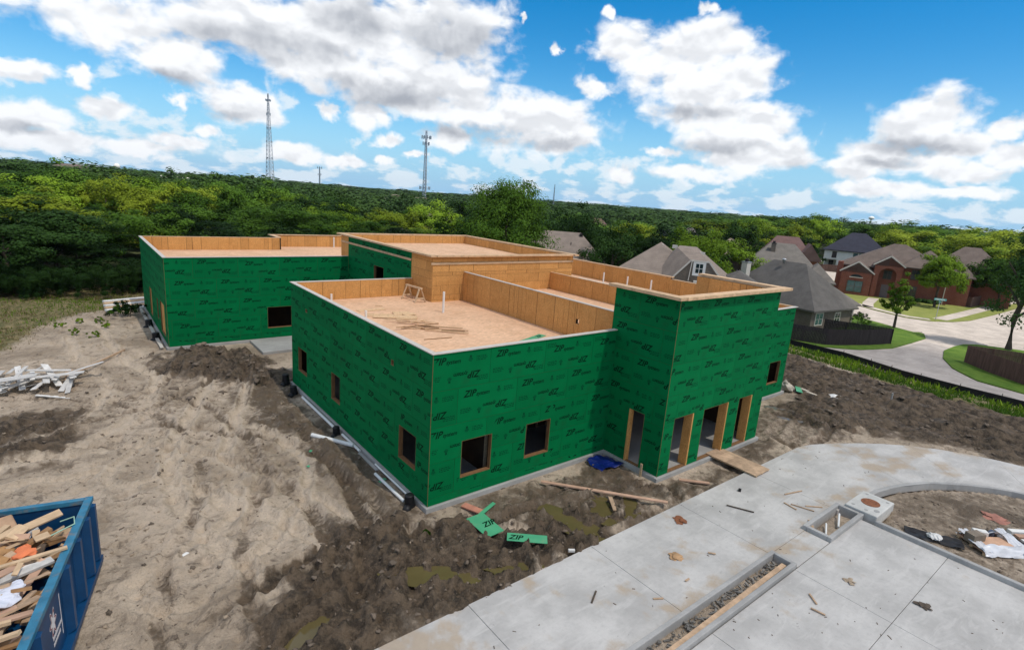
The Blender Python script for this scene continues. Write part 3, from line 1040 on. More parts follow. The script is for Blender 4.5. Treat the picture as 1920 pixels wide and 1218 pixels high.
def zip_panel(parent, ox, oz, rects, x_off, seed, flip, thick=0.011):
    """one sheet of green sheathing; rects are local to its lower left corner, y=0 is its face"""
    key = (tuple(tuple(round(v, 3) for v in r) for r in rects), round(x_off, 3), seed % 3, flip)
    me = PANEL_CACHE.get(key)
    if me is None:
        mb = MB()
        g = 0.0055
        X0, X1 = min(r[0] for r in rects), max(r[1] for r in rects)
        Zl, Zh = min(r[2] for r in rects), max(r[3] for r in rects)
        for (a, b, c, d) in rects:                   # joints only round the sheet, not between its pieces
            mb.box(a + g * (a == X0), 0, c + g * (c == Zl), b - g * (b == X1), thick, d - g * (d == Zh), 0)
        vs, fs, ww, wh = WORD

        def fits(x0, x1, z0, z1):
            return any(a + .01 <= x0 and x1 <= b - .01 and c + .01 <= z0 and z1 <= d - .01 for a, b, c, d in rects)
        js = random.Random(seed % 3)
        for kind, x, z, up in STAMPS:
            if flip:
                x, z, up = 2.44 - x, 1.22 - z, not up
            x -= x_off
            s = -1 if up else 1
            if kind == 'word':
                pv = [(x + s * p, z + s * q) for p, q in vs]
                keep = [f for f in fs if fits(min(pv[i][0] for i in f), max(pv[i][0] for i in f), min(pv[i][1] for i in f), max(pv[i][1] for i in f))]
                if keep:                             # letters run off the sheet where it was cut
                    used = sorted({i for f in keep for i in f})
                    ix = {o: n for n, o in enumerate(used)}
                    mb.add([(pv[i][0], -0.0012, pv[i][1]) for i in used], [tuple(ix[i] for i in f) for f in keep], 1)
            else:
                items = icon() if kind == 'icon' else small_lines(js.randrange(99), 0.5, 3)
                for (p0, q0, p1, q1) in items:
                    xa, xb = sorted((x + s * p0, x + s * p1))
                    za, zb = sorted((z + s * q0, z + s * q1))
                    if fits(xa, xb, za, zb):
                        mb.add([(xa, -0.0012, za), (xb, -0.0012, za), (xb, -0.0012, zb), (xa, -0.0012, zb)], [(0, 1, 2, 3)], 2)
        me = mb.mesh('sheathing_panel', [MT['zip'], MT['ink'], MT['ink2']])
        PANEL_CACHE[key] = me
    return link('sheathing_panel', me, parent, (ox, 0, oz))


BLD = thing('unfinished_building', 'single storey building shell in green printed sheathing with bare wooden roof parapets', 'building')


def wall(p0, rz, length, z0, z1, openings=(), thick=0.15, clad='zip', core=(0, 0), inner=None, shift=0.0, seed=0, buck=True, gap_noise=0.0):
    """a wall seen from outside: local x runs to the right, y=0 is the face, +y goes inside"""
    holes = [(a, b, c - z0, d - z0) for a, b, c, d in openings]
    H = z1 - z0
    mb = MB()
    rects = [(core[0], length - core[1], 0, H)]
    for h in holes:
        rects = rect_minus(rects, h)
    for (a, b, c, d) in rects:
        mb.box(a, 0.012, c, b, thick, d)
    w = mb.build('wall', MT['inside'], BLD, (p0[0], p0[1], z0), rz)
    rr = random.Random(seed)
    if clad == 'zip':
        row = 0
        z = H
        while z > 0.01:
            zb = max(0.0, z - 1.22)
            x = -((shift + 1.22 * (row % 2)) % 2.44)
            col = 0
            while x < length - 0.01:
                a, b = max(x, 0.0), min(x + 2.44, length)
                if b - a > 0.02:
                    rs = [(0, b - a, 0, z - zb)]
                    for h in holes:
                        rs = rect_minus(rs, (h[0] - a, h[1] - a, h[2] - zb, h[3] - zb))
                    rs = [r for r in rs if r[1] - r[0] > .012 and r[3] - r[2] > .012]
                    fl = rr.random() < 0.12
                    for grp in touching(rs):
                        zip_panel(w, a, zb, grp, a - x, seed + row * 3 + col, fl)
                x += 2.44
                col += 1
            z -= 1.22
            row += 1
    elif clad in ('osbh', 'osbv'):
        osb_sheets(w, 0, length, 0, H, 0.0, clad, holes, rr)
    if inner:
        zi, kind = inner
        osb_sheets(w, core[0], length - core[1], zi - z0, H, thick, kind, holes, rr, True)
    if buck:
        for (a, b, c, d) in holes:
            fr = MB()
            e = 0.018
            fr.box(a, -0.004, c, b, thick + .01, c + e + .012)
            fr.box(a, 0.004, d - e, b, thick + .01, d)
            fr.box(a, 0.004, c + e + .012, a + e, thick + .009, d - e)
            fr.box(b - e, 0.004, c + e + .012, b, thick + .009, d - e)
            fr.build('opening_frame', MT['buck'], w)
    return w


def osb_sheets(w, x0, x1, z0, z1, y, kind, holes, rr, inside=False):
    t = 0.011
    g = 0.009
    cuts = []
    if kind == 'osbh':
        z = z0
        while z < z1 - .02:
            hgt = rr.choice((0.20, 0.26, 0.34, 0.40, 0.52))
            x = x0 - rr.uniform(0, 1.0)
            while x < x1:
                l = rr.choice((1.22, 1.6, 2.44))
                cuts.append((max(x, x0), min(x + l, x1), z, min(z + hgt, z1)))
                x += l
            z += hgt
    else:
        x = x0
        while x < x1 - .02:
            l = rr.choice((0.30, 0.40, 0.61, 0.81, 1.22, 1.22))
            cuts.append((x, min(x + l, x1), z0, z1))
            x += l
    for c in cuts:
        rs = [c]
        for h in holes:
            rs = rect_minus(rs, h)
        rs = [r for r in rs if r[1] - r[0] > 2.5 * g and r[3] - r[2] > 2.5 * g]
        if not rs:
            continue
        o = MB()
        for (a, b, cc, d) in rs:
            o.box(a + g * rr.uniform(.4, 1.6), y, cc + g * .6, b - g * rr.uniform(.4, 1.6), y + t, d - g * .6)
        o.build('osb_panel', MT['osb'], w)


def cap(pts, w, z, th, mat, name='parapet_cap', off=0.0):
    """boards laid along a parapet top, butted end to end"""
    for i, (a, b) in enumerate(zip(pts[:-1], pts[1:])):
        a, b = Vector(a + (0,)), Vector(b + (0,))
        d = (b - a).normalized()
        MB().bar((a.x, a.y, z + th / 2 + 0.0015 * (i % 2)), (b.x, b.y, z + th / 2 + 0.0015 * (i % 2)), w, th).build(name, mat, BLD)


def deck(x0, x1, y0, y1, z, along='x'):
    """roof of osb sheets"""
    base = MB().box(x0, y0, z - 0.25, x1, y1, z - 0.02).build('roof_deck', MT['inside'], BLD)
    L, Wd = (2.44, 1.22) if along == 'x' else (1.22, 2.44)
    j = 0
    y = y0
    while y < y1 - .05:
        x = x0 - (L / 2 if (j % 2 and along == 'x') else 0)
        i = 0
        while x < x1 - .05:
            yy = y - (Wd / 2 if (i % 2 and along == 'y') else 0)
            a, b, c, d = max(x, x0), min(x + L, x1), max(yy, y0), min(yy + Wd, y1)
            if b - a > .05 and d - c > .05:
                MB().box(a + .002, c + .002, z - .018, b - .002, d - .002, z).build('roof_sheet', MT['deck'], base)
            x += L
            i += 1
        y += Wd
        j += 1


LEFT = -math.pi / 2       # a wall whose face looks to -X
FRONT = 0.0               # a wall whose face looks to -Y
Hn, Dn = 5.3, 4.35
Z0 = 0.16                 # sheathing starts above the foundation ledge

# foundations: a ledge that shows under the sheathing
def foundation(poly_rects):
    for k, (x0, x1, y0, y1) in enumerate(poly_rects):
        o = MB().box(x0, y0, -0.3, x1, y1, Z0 - 0.004 - 0.002 * k).build('foundation', MT['found'], BLD)
        bv = o.modifiers.new('bevel', 'BEVEL')
        bv.width = 0.015
        bv.segments = 1


foundation([(-0.09, 24.0, -0.09, 13.85), (6.5, 23.99, 13.7, 23.0), (0.1, 6.6, 19.6, 22.7), (8.28, 15.9, -2.82, 0.3), (-4.4, 17.0, 22.62, 37.6)])

# near wing
wall((0, 13.73), LEFT, 13.73, Z0, Hn, [(0.96, 2.2, 1.08, 2.28), (5.34, 6.31, 1.08, 2.28), (11.64, 12.85, 1.05, 2.25), (10.93, 11.13, 4.2, 4.4), (2.1, 2.34, 4.24, 4.4)],
     inner=(Dn, 'osbv'), core=(0, 0.02), shift=0.9, seed=1)
wall((0, 0), FRONT, 8.4, Z0, Hn, [(1.22, 2.46, 0.86, 2.2), (4.0, 5.18, 0.86, 2.2)], core=(0.15, 0), inner=(Dn, 'osbv'), shift=0.25, seed=2)
wall((8.6, 13.73), math.pi, 8.45, Z0, Hn, core=(0.0, 0.0), inner=(Dn, 'osbv'), seed=3, clad=None)
deck(0.15, 8.6, 0.15, 13.58, Dn)
# dividing parapets on the roof
wall((8.6, 11.4), LEFT, 11.1, Dn, 5.93, [(8.88, 9.06, 5.0, 5.2)], thick=0.14, clad='osbv', inner=(4.72, 'osbv'), seed=4, buck=False)
wall((15.1, 11.4), LEFT, 11.1, Dn, 5.74, thick=0.14, clad='osbv', inner=(4.72, 'osbv'), seed=5, buck=False)
deck(8.75, 15.1, 0.3, 11.4, 4.72, 'y')
# tower over the entrance
Hp = 7.03
wall((8.4, 0.3), LEFT, 3.02, Z0, Hp, [(1.38, 2.12, Z0, 2.38)], core=(0, 0.02), inner=(6.0, 'osbv'), shift=1.2, seed=6)
wall((8.4, -2.72), FRONT, 7.34, Z0, Hp, [(0.66, 1.9, Z0, 2.4), (2.64, 4.42, Z0, 2.4), (5.3, 6.36, Z0, 2.4)], core=(0.15, 0.15), inner=(6.0, 'osbv'), shift=0.5, seed=8)
wall((15.74, -2.72), -LEFT, 4.1, Z0, Hp, core=(0.02, 0), inner=(4.5, 'osbv'), seed=9)
deck(8.55, 15.6, -2.55, 0.25, 6.0)
# right wing
wall((15.75, 0), FRONT, 8.0, Z0, 5.2, [(6.05, 7.3, 0.84, 2.15)], core=(0, 0.15), inner=(4.4, 'osbv'), shift=0.7, seed=10)
wall((23.75, 0), -LEFT, 2.0, Z0, 5.2, core=(.02, 0), inner=(4.4, 'osbv'), seed=11)
wall((23.75, 2.0), -LEFT, 6.5, Z0, 5.46, inner=(4.4, 'osbv'), seed=12, shift=2.0)
wall((23.75, 8.5), -LEFT, 14.2, Z0, 5.58, inner=(4.4, 'osbv'), seed=13, shift=1.2)
wall((23.75, 22.7), math.pi, 6.85, Z0, 5.58, core=(0.15, 0), inner=(4.4, 'osbv'), seed=14, clad=None)
deck(15.25, 23.6, 0.15, 11.4, 4.4)
deck(16.9, 23.6, 11.4, 22.55, 4.4)
# tall middle block
Ht, Dt = 6.78, 6.22
wall((6.6, 24.0), LEFT, 1.28, 4.4, Ht, clad='osbv', inner=(Dt, 'osbv'), seed=15, core=(0, 0))
wall((6.6, 22.72), LEFT, 8.99, Z0, Ht, [(4.1, 5.46, 4.2, 5.37)], inner=(Dt, 'osbv'), seed=16, shift=0.4)
wall((6.6, 13.73), LEFT, 2.33, 4.2, Ht, clad='osbh', core=(0, .02), inner=(Dt, 'osbv'), seed=17)
wall((6.6, 11.4), FRONT, 10.35, 4.2, Ht, clad='osbh', core=(0.15, 0.15), inner=(Dt, 'osbv'), seed=18)
wall((16.95, 11.4), -LEFT, 12.6, 4.2, Ht, core=(.02, .02), clad='osbh', inner=(Dt, 'osbv'), seed=19)
wall((16.95, 24.0), math.pi, 10.35, 4.2, Ht, clad='osbh', core=(.15, .15), inner=(Dt, 'osbv'), seed=20)
deck(6.75, 16.8, 11.55, 23.85, Dt, 'y')
# nailing strips under the tall block's cap
MB().box(6.55, 13.75, Ht - .50, 6.595, 23.9, Ht - .38).build('nailing_strip', MT['capwood'], BLD)
MB().box(6.5, 11.355, Ht - .42, 16.95, 11.39, Ht - .30).build('nailing_strip', MT['lumber'], BLD)
# far wing
Hf, Df = 5.4, 4.42
wall((-4.28, 35.2), LEFT, 12.48, Z0, Hf, [(4.2, 5.3, 0.5, 2.4), (8.0, 8.6, 1.0, 2.3), (9.6, 11.4, 0.5, 2.45)], core=(0, .02), inner=(Df, 'osbv'), shift=0.6, seed=21)
wall((-4.28, 22.72), FRONT, 10.88, Z0, Hf, [(5.52, 7.05, 0.80, 2.18)], core=(.15, 0), inner=(Df, 'osbv'), shift=1.0, seed=22)
wall((5.6, 35.2), math.pi, 9.88, Z0, Hf, core=(0, .15), inner=(Df, 'osbv'), seed=23, clad=None)
wall((5.6, 37.5), LEFT, 2.3, Z0, Hf, inner=(Df, 'osbv'), seed=24, clad=None)
wall((16.9, 37.5), math.pi, 11.3, Z0, Hf, core=(.15, .15), inner=(Df, 'osbv'), seed=25, clad=None)
wall((16.9, 24.0), -LEFT, 13.5, Z0, Hf, inner=(Df, 'osbv'), seed=26, clad=None)
deck(-4.13, 5.6, 22.87, 35.05, Df)
deck(5.6, 16.75, 24.0, 37.35, Df)
# board infill in the far wing's openings
for a, b, c, d in ((4.2, 5.3, 0.5, 2.4), (9.6, 11.4, 0.5, 2.45)):
    MB().box(-4.22, 35.2 - b + .04, c + .04, -4.19, 35.2 - a - .04, d - .04).build('opening_board', MT['osb'], BLD)

# caps
cw, cl = MT['capwhite'], MT['capwood']
cap([(0.06, 13.8), (0.06, -0.03)], 0.2, Hn + .002, 0.03, cw)
cap([(0.16, 0.06), (8.39, 0.06)], 0.2, Hn + .003, 0.03, cw)
cap([(0.16, 13.66), (6.58, 13.66)], 0.2, Hn + .003, 0.03, cw)
cap([(8.66, 0.32), (8.66, 11.38)], 0.16, 5.932, 0.03, cw)
cap([(15.16, 0.32), (15.16, 11.38)], 0.17, 5.742, 0.03, cl)
cap([(15.42, 0.9), (15.42, 9.3)], 0.3, 5.70, 0.04, cw)
for k, (a, b) in enumerate((((8.28, 0.42), (8.28, -2.92)), ((8.45, -2.75), (16.25, -2.75)), ((15.95, -2.58), (15.95, 1.45)))):
    cap([a, b], 0.42, Hp + .003 + .001 * k, 0.11, cl)
cap([(15.8, 0.06), (23.86, 0.06)], 0.22, 5.203, 0.035, cw)
cap([(23.7, 0.18), (23.7, 2.0)], 0.22, 5.204, 0.035, cl)
cap([(23.7, 2.0), (23.7, 8.5)], 0.2, 5.463, 0.03, cl)
cap([(23.72, 8.42), (23.72, 22.7)], 0.28, 5.583, 0.07, cl)
cap([(6.56, 24.3), (6.56, 11.22)], 0.36, Ht + .003, 0.09, cl)
cap([(6.75, 11.36), (16.75, 11.36)], 0.36, Ht + .004, 0.09, cl)
cap([(17.0, 11.1), (17.0, 24.0)], 0.34, Ht + .005, 0.09, cl)
cap([(6.75, 24.02), (17.15, 24.02)], 0.34, Ht + .006, 0.09, cl)
cap([(-4.22, 35.3), (-4.22, 22.7)], 0.2, Hf + .002, 0.03, cw)
cap([(-4.12, 22.78), (6.57, 22.78)], 0.2, Hf + .003, 0.03, cw)
cap([(-4.12, 35.14), (5.6, 35.14)], 0.2, Hf + .003, 0.03, cl)
cap([(5.55, 35.05), (5.55, 37.6)], 0.4, Hf + .03, 0.06, cl)
cap([(5.76, 37.44), (16.9, 37.44)], 0.3, Hf + .032, 0.06, cl)
# raw sheet edge that shows at the corners
for x, y, za, zb in ((0.0, 0.0, Z0, Hn), (8.4, -2.72, Z0, Hp), (-4.28, 22.72, Z0, Hf)):
    MB().box(x - .002, y - .002, za, x + .009, y + .009, zb - .002).build('corner_edge', MT['buck'], BLD)
# partitions inside, added to darken the openings
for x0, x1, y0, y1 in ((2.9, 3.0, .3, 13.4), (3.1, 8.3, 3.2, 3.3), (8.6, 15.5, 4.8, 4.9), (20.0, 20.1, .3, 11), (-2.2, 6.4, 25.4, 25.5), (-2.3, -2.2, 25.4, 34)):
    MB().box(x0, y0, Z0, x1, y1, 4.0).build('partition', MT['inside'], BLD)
# bare studs that show through the openings
for k in range(12):
    MB().box(8.75 + k * .58, 4.70, Z0, 8.79 + k * .58, 4.79, 3.9).build('stud', MT['lumber'], BLD)
for k in range(9):
    MB().box(3.3 + k * .58, 3.08, Z0, 3.34 + k * .58, 3.19, 3.9).build('stud', MT['lumber'], BLD)
for k in range(8):
    MB().box(2.78, .8 + k * 1.6, Z0, 2.89, .84 + k * 1.6, 3.9).build('stud', MT['lumber'], BLD)
# concrete floors inside
MB().box(8.3, -2.7, Z0 - .02, 15.85, 5.0, Z0 + .008).build('floor_slab', MT['found'], BLD)
# lumber posts that line the entrance openings
for x in (9.06 + 1.24 - .02, 11.04 + 1.78 - .02, 13.7 + 1.06 - .02):
    MB().box(x - .05, -2.735, Z0 + .01, x + .02, -2.36, 2.39).build('opening_post', MT['osb'], BLD)
MB().box(8.385, -1.15, Z0 + .01, 8.60, -1.08, 2.37).build('opening_post', MT['osb'], BLD)
# vent pipes through the roofs
for x, y, z, h in ((5.82, 8.91, Dn, 1.05), (1.86, 13.3, Dn, .35), (1.91, 9.2, Dn, .32), (22.3, 13.4, 4.4, .85), (22.6, 11.4, 4.4, .85), (22.7, 9.4, 4.4, .9), (10.95, 36.8, Df, .95)):
    MB().tube([(0, 0, 0), (0, 0, h)], 0.055, 10).build('vent_pipe', MT['pvc'], BLD, (x, y, z))

# ------------------------------------------------------------------ things on the roof
def board(name, label, cat, p, q, w, h, mat, group=None, up=(0, 0, 1)):
    p, q = Vector(p), Vector(q)
    c = (p + q) / 2
    o = MB().bar(p - c, q - c, w, h, 0, up).build(name, mat, None, c)
    return tag(o, label, cat, group)


def box_thing(name, label, cat, loc, size, rz, mat, group=None, tilt=0.0):
    sx, sy, sz = size
    o = MB().box(-sx / 2, -sy / 2, 0, sx / 2, sy / 2, sz).build(name, mat, None, loc, rz)
    o.rotation_euler = (tilt, 0, rz)
    bv = o.modifiers.new('bevel', 'BEVEL')
    bv.width = min(size) * 0.08
    bv.segments = 1
    return tag(o, label, cat, group)


def sawhorse():
    t = thing('sawhorse', 'raw lumber sawhorse standing on the near roof against the tall block', 'sawhorse', (5.9, 12.1, Dn), R_(-84))
    MB().box(-.72, -.05, .72, .72, .05, .80).build('top_beam', MT['lumber'], t)
    for x in (-.62, .62):
        for s in (-1, 1):
            MB().bar((x, s * .34, 0), (x * .93, s * .05, .74), .09, .04).build('leg', MT['lumber'], t)
        MB().bar((x, -.26, .22), (x, .26, .22), .04, .09).build('brace', MT['lumber'], t)


sawhorse()
MT['scrap'] = osb_mat('osb_scrap', (0.60, 0.41, 0.24), 0.12, 6.0)
MT['scrapedge'] = plain('osb_strip', (0.30, 0.17, 0.08), 0.8, 0.2, rnd=0.2)
SC = [('wide cream osb offcut nearest the white pipe', 2.75, 9.35, 1.5, .55, -22), ('long osb offcut with a dark front edge', 3.15, 8.75, 2.0, .62, -30), ('pale square osb offcut lying on the scrap heap', 3.75, 9.3, .8, .6, -18),
      ('small osb offcut on top of the heap', 3.95, 8.9, .6, .35, 10), ('thin osb offcut lying alone near the back parapet', 2.8, 10.6, 1.4, .38, 3), ('short osb block behind the other scraps', 3.55, 11.35, .35, .12, -20),
      ('osb offcut half under the square one', 3.45, 8.25, .9, .42, -26)]
for i, (l, x, y, a, b, r) in enumerate(SC):
    box_thing('osb_offcut', l + ' on the near roof', 'offcut', (x, y, Dn + .003 + .03 * (i in (1, 2, 3)) + .02 * (i in (3,))), (a, b, .022), R_(r), MT['scrap'], 'osb offcuts on the near roof', R_(1.5 if i in (1, 2, 3) else 0))
rr = random.Random(3)
for i in range(12):
    x, y = 3.45 + rr.uniform(-.75, .75), 6.3 + rr.uniform(-1.3, 1.3)
    r = R_(rr.choice((-40, -45, -32, -50, -38, 2)) + rr.uniform(-6, 6))
    l = rr.uniform(.8, 2.2)
    d = Vector((math.cos(r), math.sin(r), 0)) * l / 2
    board('osb_strip', 'thin osb strip in the tangle of strips on the near roof', 'strip', Vector((x, y, Dn + .02 + .008 * i)) - d, Vector((x, y, Dn + .03 + .008 * i)) + d, .07, .022,
          MT['scrapedge'] if i % 2 else MT['scrap'], 'thin strips on the near roof')
board('osb_strip', 'single long osb strip lying apart nearest the roof corner', 'strip', (2.4, 4.75, Dn + .015), (3.6, 4.6, Dn + .015), .05, .022, MT['scrapedge'])


def gtop(x, y, r):
    a = np.linspace(-r, r, 7)
    X, Y = np.meshgrid(x + a, y + a)
    return float(np.percentile(ground_height(X, Y)[0], 88))


def zip_scrap(label, loc, sx, sy, rz, tilt=0.0, wordx=None, pale=True):
    mb = MB().box(-sx / 2, -sy / 2, 0, sx / 2, sy / 2, .012, 0)
    if wordx is not None:
        vs, fs, ww, wh = WORD
        k = min(sy / wh * 0.55, 1.0)
        zw = max(v[0] for v in ZIP[0])
        V, F = ZIP
        mb.add([(wordx + x * k, -wh * k / 2 + y * k, .0135) for x, y in V], F, 1)
    o = mb.build('sheathing_scrap', [MT['zippale'] if pale else MT['zip'], MT['ink']], None, loc, rz)
    o.rotation_euler = (tilt, 0, rz)
    return tag(o, label, 'scrap', 'green sheathing scraps')


MT['zippale'] = plain('pale_green_scrap', (0.075, 0.36, 0.185), 0.5, 0.1, 1.5, dirt=((0.2, 0.24, 0.14), 3.0, 0.4))  # paler green than the wall sheathing
zip_scrap('long green sheathing scrap lying on the near roof by the front parapet', (6.5, 3.05, Dn + .004), 2.3, .36, R_(20), 0, .55)
zip_scrap('square green sheathing scrap with print lying in the mud', (1.08, -1.72, gtop(1.08, -1.72, .45) + .03), .66, 1.1, R_(2), R_(3), -.1)
zip_scrap('green sheathing scrap with end print lying nearest the slab', (1.55, -3.2, gtop(1.55, -3.2, .5) + .03), 1.2, .36, R_(-40), R_(4), -.55)
zip_scrap('narrow green sheathing strip leaning over the square scrap', (1.68, -1.0, gtop(1.68, -1.0, .4) + .04), .9, .13, R_(22), R_(8))
zip_scrap('small green chip on the sand left of the near wing', (-2.15, 4.9, gh(-2.15, 4.9) + .02), .16, .12, .4)
zip_scrap('tiny green chip beyond the other one on the sand', (-1.75, 5.9, gh(-1.75, 5.9) + .02), .15, .10, 1.0)
zip_scrap('green chip lying against the pipes by the left wall', (-0.35, 2.55, gh(-.35, 2.55) + .03), .32, .14, .5)
zip_scrap('pale green board on the rubble in front of the right wing', (25.2, -.4, gh(25.2, -.4) + .12), 1.1, .35, .5, .1)

# ------------------------------------------------------------------ things along the walls
def boot(label, x, y, h=.46, r=.19):
    t = thing('drain_boot', label, 'drain pipe', (x, y, gh(x, y) - .05), 0, 'black drain boots along the walls')
    pts, rad = [], []
    n = 13
    for i in range(n):
        pts.append((-.03 * i / n, 0, h * i / (n - 1)))
        rad.append(r * (1.0 if i % 2 else .86) * (1 - .18 * i / n))
    MB().tube(pts, rad, 14).build('corrugated_pipe', MT['black'], t, smooth=True)
    MB().tube([(0, 0, h * .15), (-.16, -.12, h * .08), (-.28, -.2, h * .02)], [r * .7, r * .75, r * .6], 10).build('outlet', MT['black'], t, smooth=True)


boot('black corrugated drain boot at the near corner of the building', -.30, .62)
boot('black corrugated drain boot halfway along the left wall', -.30, 7.0, .4, .17)
boot('black corrugated drain boot near the far end of the left wall, lower one', -.32, 12.5, .45, .2)
boot('tall black drain boot beside the far end of the left wall', -.32, 13.75, .55, .2)
boot('black drain boot by the far wing near its corner', -4.62, 25.4, .5, .25)
boot('black drain boot by the far wing further from the corner', -4.62, 29.0, .55, .25)


def pipe(label, p, q, r=.055, mat='pvc'):
    p, q = Vector(p), Vector(q)
    c = (p + q) / 2
    o = MB().tube([p - c, q - c], r, 12).build('loose_pipe', MT[mat], None, c, smooth=False)
    MBr = o
    return tag(o, label, 'pipe', 'white plastic pipes by the left wall')


def gp(x, y, dz):
    return (x, y, max(gh(x, y), -.02) + dz)


pipe('thick white pipe lying askew from the left wall onto the sand', gp(-1.25, 7.2, .10), gp(-.02 - .2, 5.45, .14), .085)
pipe('long white pipe along the foot of the left wall', gp(-.2, 11.6, .09), gp(-.2, 7.15, .09), .06)
pipe('white pipe continuing along the wall past the middle boot', gp(-.17, 6.7, .09), gp(-.17, 4.95, .09), .055)
pipe('white pipe along the wall ending at the near corner boot', gp(-.42, 3.0, .08), gp(-.38, .85, .08), .055)
pipe('thin white pipe hugging the ledge near the corner', gp(-.14, 3.6, .13), gp(-.14, 1.0, .13), .035)
board('form_board', 'grey weathered form board lying along the left wall ledge', 'board', gp(-.2, 4.9, .03), gp(-.2, 3.3, .03), .12, .04, MT['kerb'])
for i, y in enumerate((34.5, 31.5, 28.5, 25.6)):
    board('ledge_board', 'pale board along the far wing foundation, %s from its corner' % ('fourth', 'third', 'second', 'first')[i], 'board', (-4.62, y, .12), (-4.62, y - 2.7, .12), .18, .05, MT['capwhite'], 'boards along the far wing foundation')

# ------------------------------------------------------------------ planks, ramp and litter between building and slab
MT['plank'] = plain('tan_plank', (0.44, 0.305, 0.20), 0.85, 0.2, 2.0, 0.1, rnd=0.15, sc=(2, 2, 2))
MT['plankp'] = plain('pinkish_plank', (0.52, 0.33, 0.23), 0.85, 0.15, 2.0, 0.1, rnd=0.1)
board('long_plank', 'long pale plank lying across the mud up to the slab', 'plank', gp(4.45, -.55, .10), (7.3, -4.05, .12), .14, .045, MT['plankp'])
board('short_board', 'short grey-brown board lying in the mud below the long plank', 'board', gp(5.75, -2.75, .05), gp(5.35, -3.35, .05), .14, .04, MT['plank'])
board('short_plank', 'short plank in the mud in front of the entrance pillar', 'plank', gp(9.25, -3.15, .05), gp(10.0, -4.0, .06), .14, .045, MT['plankp'])
box_thing('pink_board', 'small salmon coloured board leaning at the foot of the front wall', 'board', gp(1.35, -.66, .02), (.27, .78, .05), R_(22), plain('salmon_board', (.50, .22, .15), .8, .15))
t = thing('entrance_ramp', 'plywood ramp of planks bridging the mud from the slab to the entrance', 'ramp', (12.5, -3.6, 0), R_(1))
for i in range(5):
    MB().bar((0, 1.05 - .45 * i - .005, .215 - .008 * i), (0, 1.05 - .45 * (i + 1) + .005, .208 - .008 * (i + 1)), 1.1, .02).build('ramp_board', MT['plank'], t)
for x in (-.48, 0, .48):
    MB().bar((x, 1.04, .17), (x, -1.18, .14), .05, .07).build('ramp_joist', MT['lumber'], t)
board('sill_stake', 'short wooden stake standing by the side door of the tower', 'stake', (8.2, -2.12, -.05), (8.2, -2.12, .5), .09, .045, MT['lumber'])


def tarp():
    n = 26
    vs, fs = [], []
    for j in range(n):
        for i in range(n):
            u, v = i / (n - 1), j / (n - 1)
            x = -1.25 + 1.25 * u - .1 * math.sin(4 * v)
            y = -1.05 + .95 * v + .08 * math.sin(6 * u)
            z = .06 + .14 * float(fbm(u * 5, v * 5, 4, 3)) + .05 * math.sin(9 * u + 3 * v) * .5
            vs.append((x, y, z))
    for j in range(n - 1):
        for i in range(n - 1):
            fs.append((j * n + i, j * n + i + 1, (j + 1) * n + i + 1, (j + 1) * n + i))
    o = MB().add(vs, fs).build('crumpled_tarp', plain('blue_tarp', (.004, .014, .13), .35, .25, 4.0, dirt=((.10, .12, .2), 2.2, .35)), None, (8.32, -.12, -.04), smooth=True)
    sm = o.modifiers.new('thick', 'SOLIDIFY')
    sm.thickness = .006
    tag(o, 'crumpled dark blue tarp in the corner between front wall and tower', 'tarp')


tarp()


def lump_mesh(r, seed, flat=.5, sub=2, rough=.35):
    bm = bmesh.new()
    bmesh.ops.create_icosphere(bm, subdivisions=sub, radius=1)
    q = random.Random(seed)
    off = [q.uniform(0, 50) for _ in range(3)]
    for v in bm.verts:
        k = 1 + rough * (float(fbm(v.co.x * 1.7 + off[0] + v.co.z, v.co.y * 1.7 + off[1] - v.co.z, 3, 5)) - .5) * 2
        v.co = Vector((v.co.x * k * r, v.co.y * k * r, v.co.z * k * r * flat))
    me = bpy.data.meshes.new('lump')
    bm.to_mesh(me)
    bm.free()
    return me


def lump(name, label, cat, loc, r, mat, flat=.5, seed=0, group=None, sub=2, rough=.35, sx=1.0, rz=0.0):
    me = lump_mesh(r, seed, flat, sub, rough)
    me.materials.append(mat)
    o = link(name, me, None, loc, rz)
    o.scale = (sx, 1, 1)
    return tag(o, label, cat, group)


MT['clod'] = plain('dry_clod', (.30, .235, .17), .95, .25, 6, .2, rnd=.2)
MT['darkclod'] = plain('wet_clod', (.085, .066, .05), .9, .3, 6, .2, rnd=.3)
MT['paper'] = plain('white_litter', (.72, .71, .68), .7, .1, 3, rnd=.08)
MT['stone'] = plain('pale_stone', (.50, .44, .36), .9, .2, 4, .2)
lump('plastic_bag', 'white crumpled litter on the sand right of the dumpster', 'litter', gp(-6.6, 1.6, .03), .09, MT['paper'], .35, 4)
lump('stone_block', 'large pale rock in the mud in front of the right wing', 'rock', gp(24.6, .1, .22), .42, MT['stone'], .75, 7, sub=3, rough=.9)
lump('crumpled_sheet', 'crumpled white sheeting in the mud right of the right wing', 'sheeting', gp(25.7, -2.2, .06), .5, MT['paper'], .2, 8, sub=4, rough=1.5)
lump('rubble_heap', 'pale rubble beside the large rock near the right wing', 'rubble', gp(25.6, -.7, .03), .5, MT['stone'], .22, 9, sub=4, rough=1.4)
lump('cardboard_scrap', 'orange-brown cardboard scrap alone on the middle of the slab', 'cardboard', (4.95, -6.05, SLAB_Z + .03), .17, plain('cardboard', (.42, .26, .14), .9, .2), .28, 11, sub=3, rough=1.2)
lump('leaf_litter', 'rusty brown heap of scraps on the slab near the joint', 'debris', (6.75, -4.95, SLAB_Z + .015), .15, MT['rust'], .12, 12, sub=3, rough=1.8)
lump('clay_clod', 'brown mud clod on the slab right of the long planter', 'clod', (8.35, -9.55, SLAB_Z + .02), .13, MT['clod'], .2, 13, sub=3, rough=1.8)
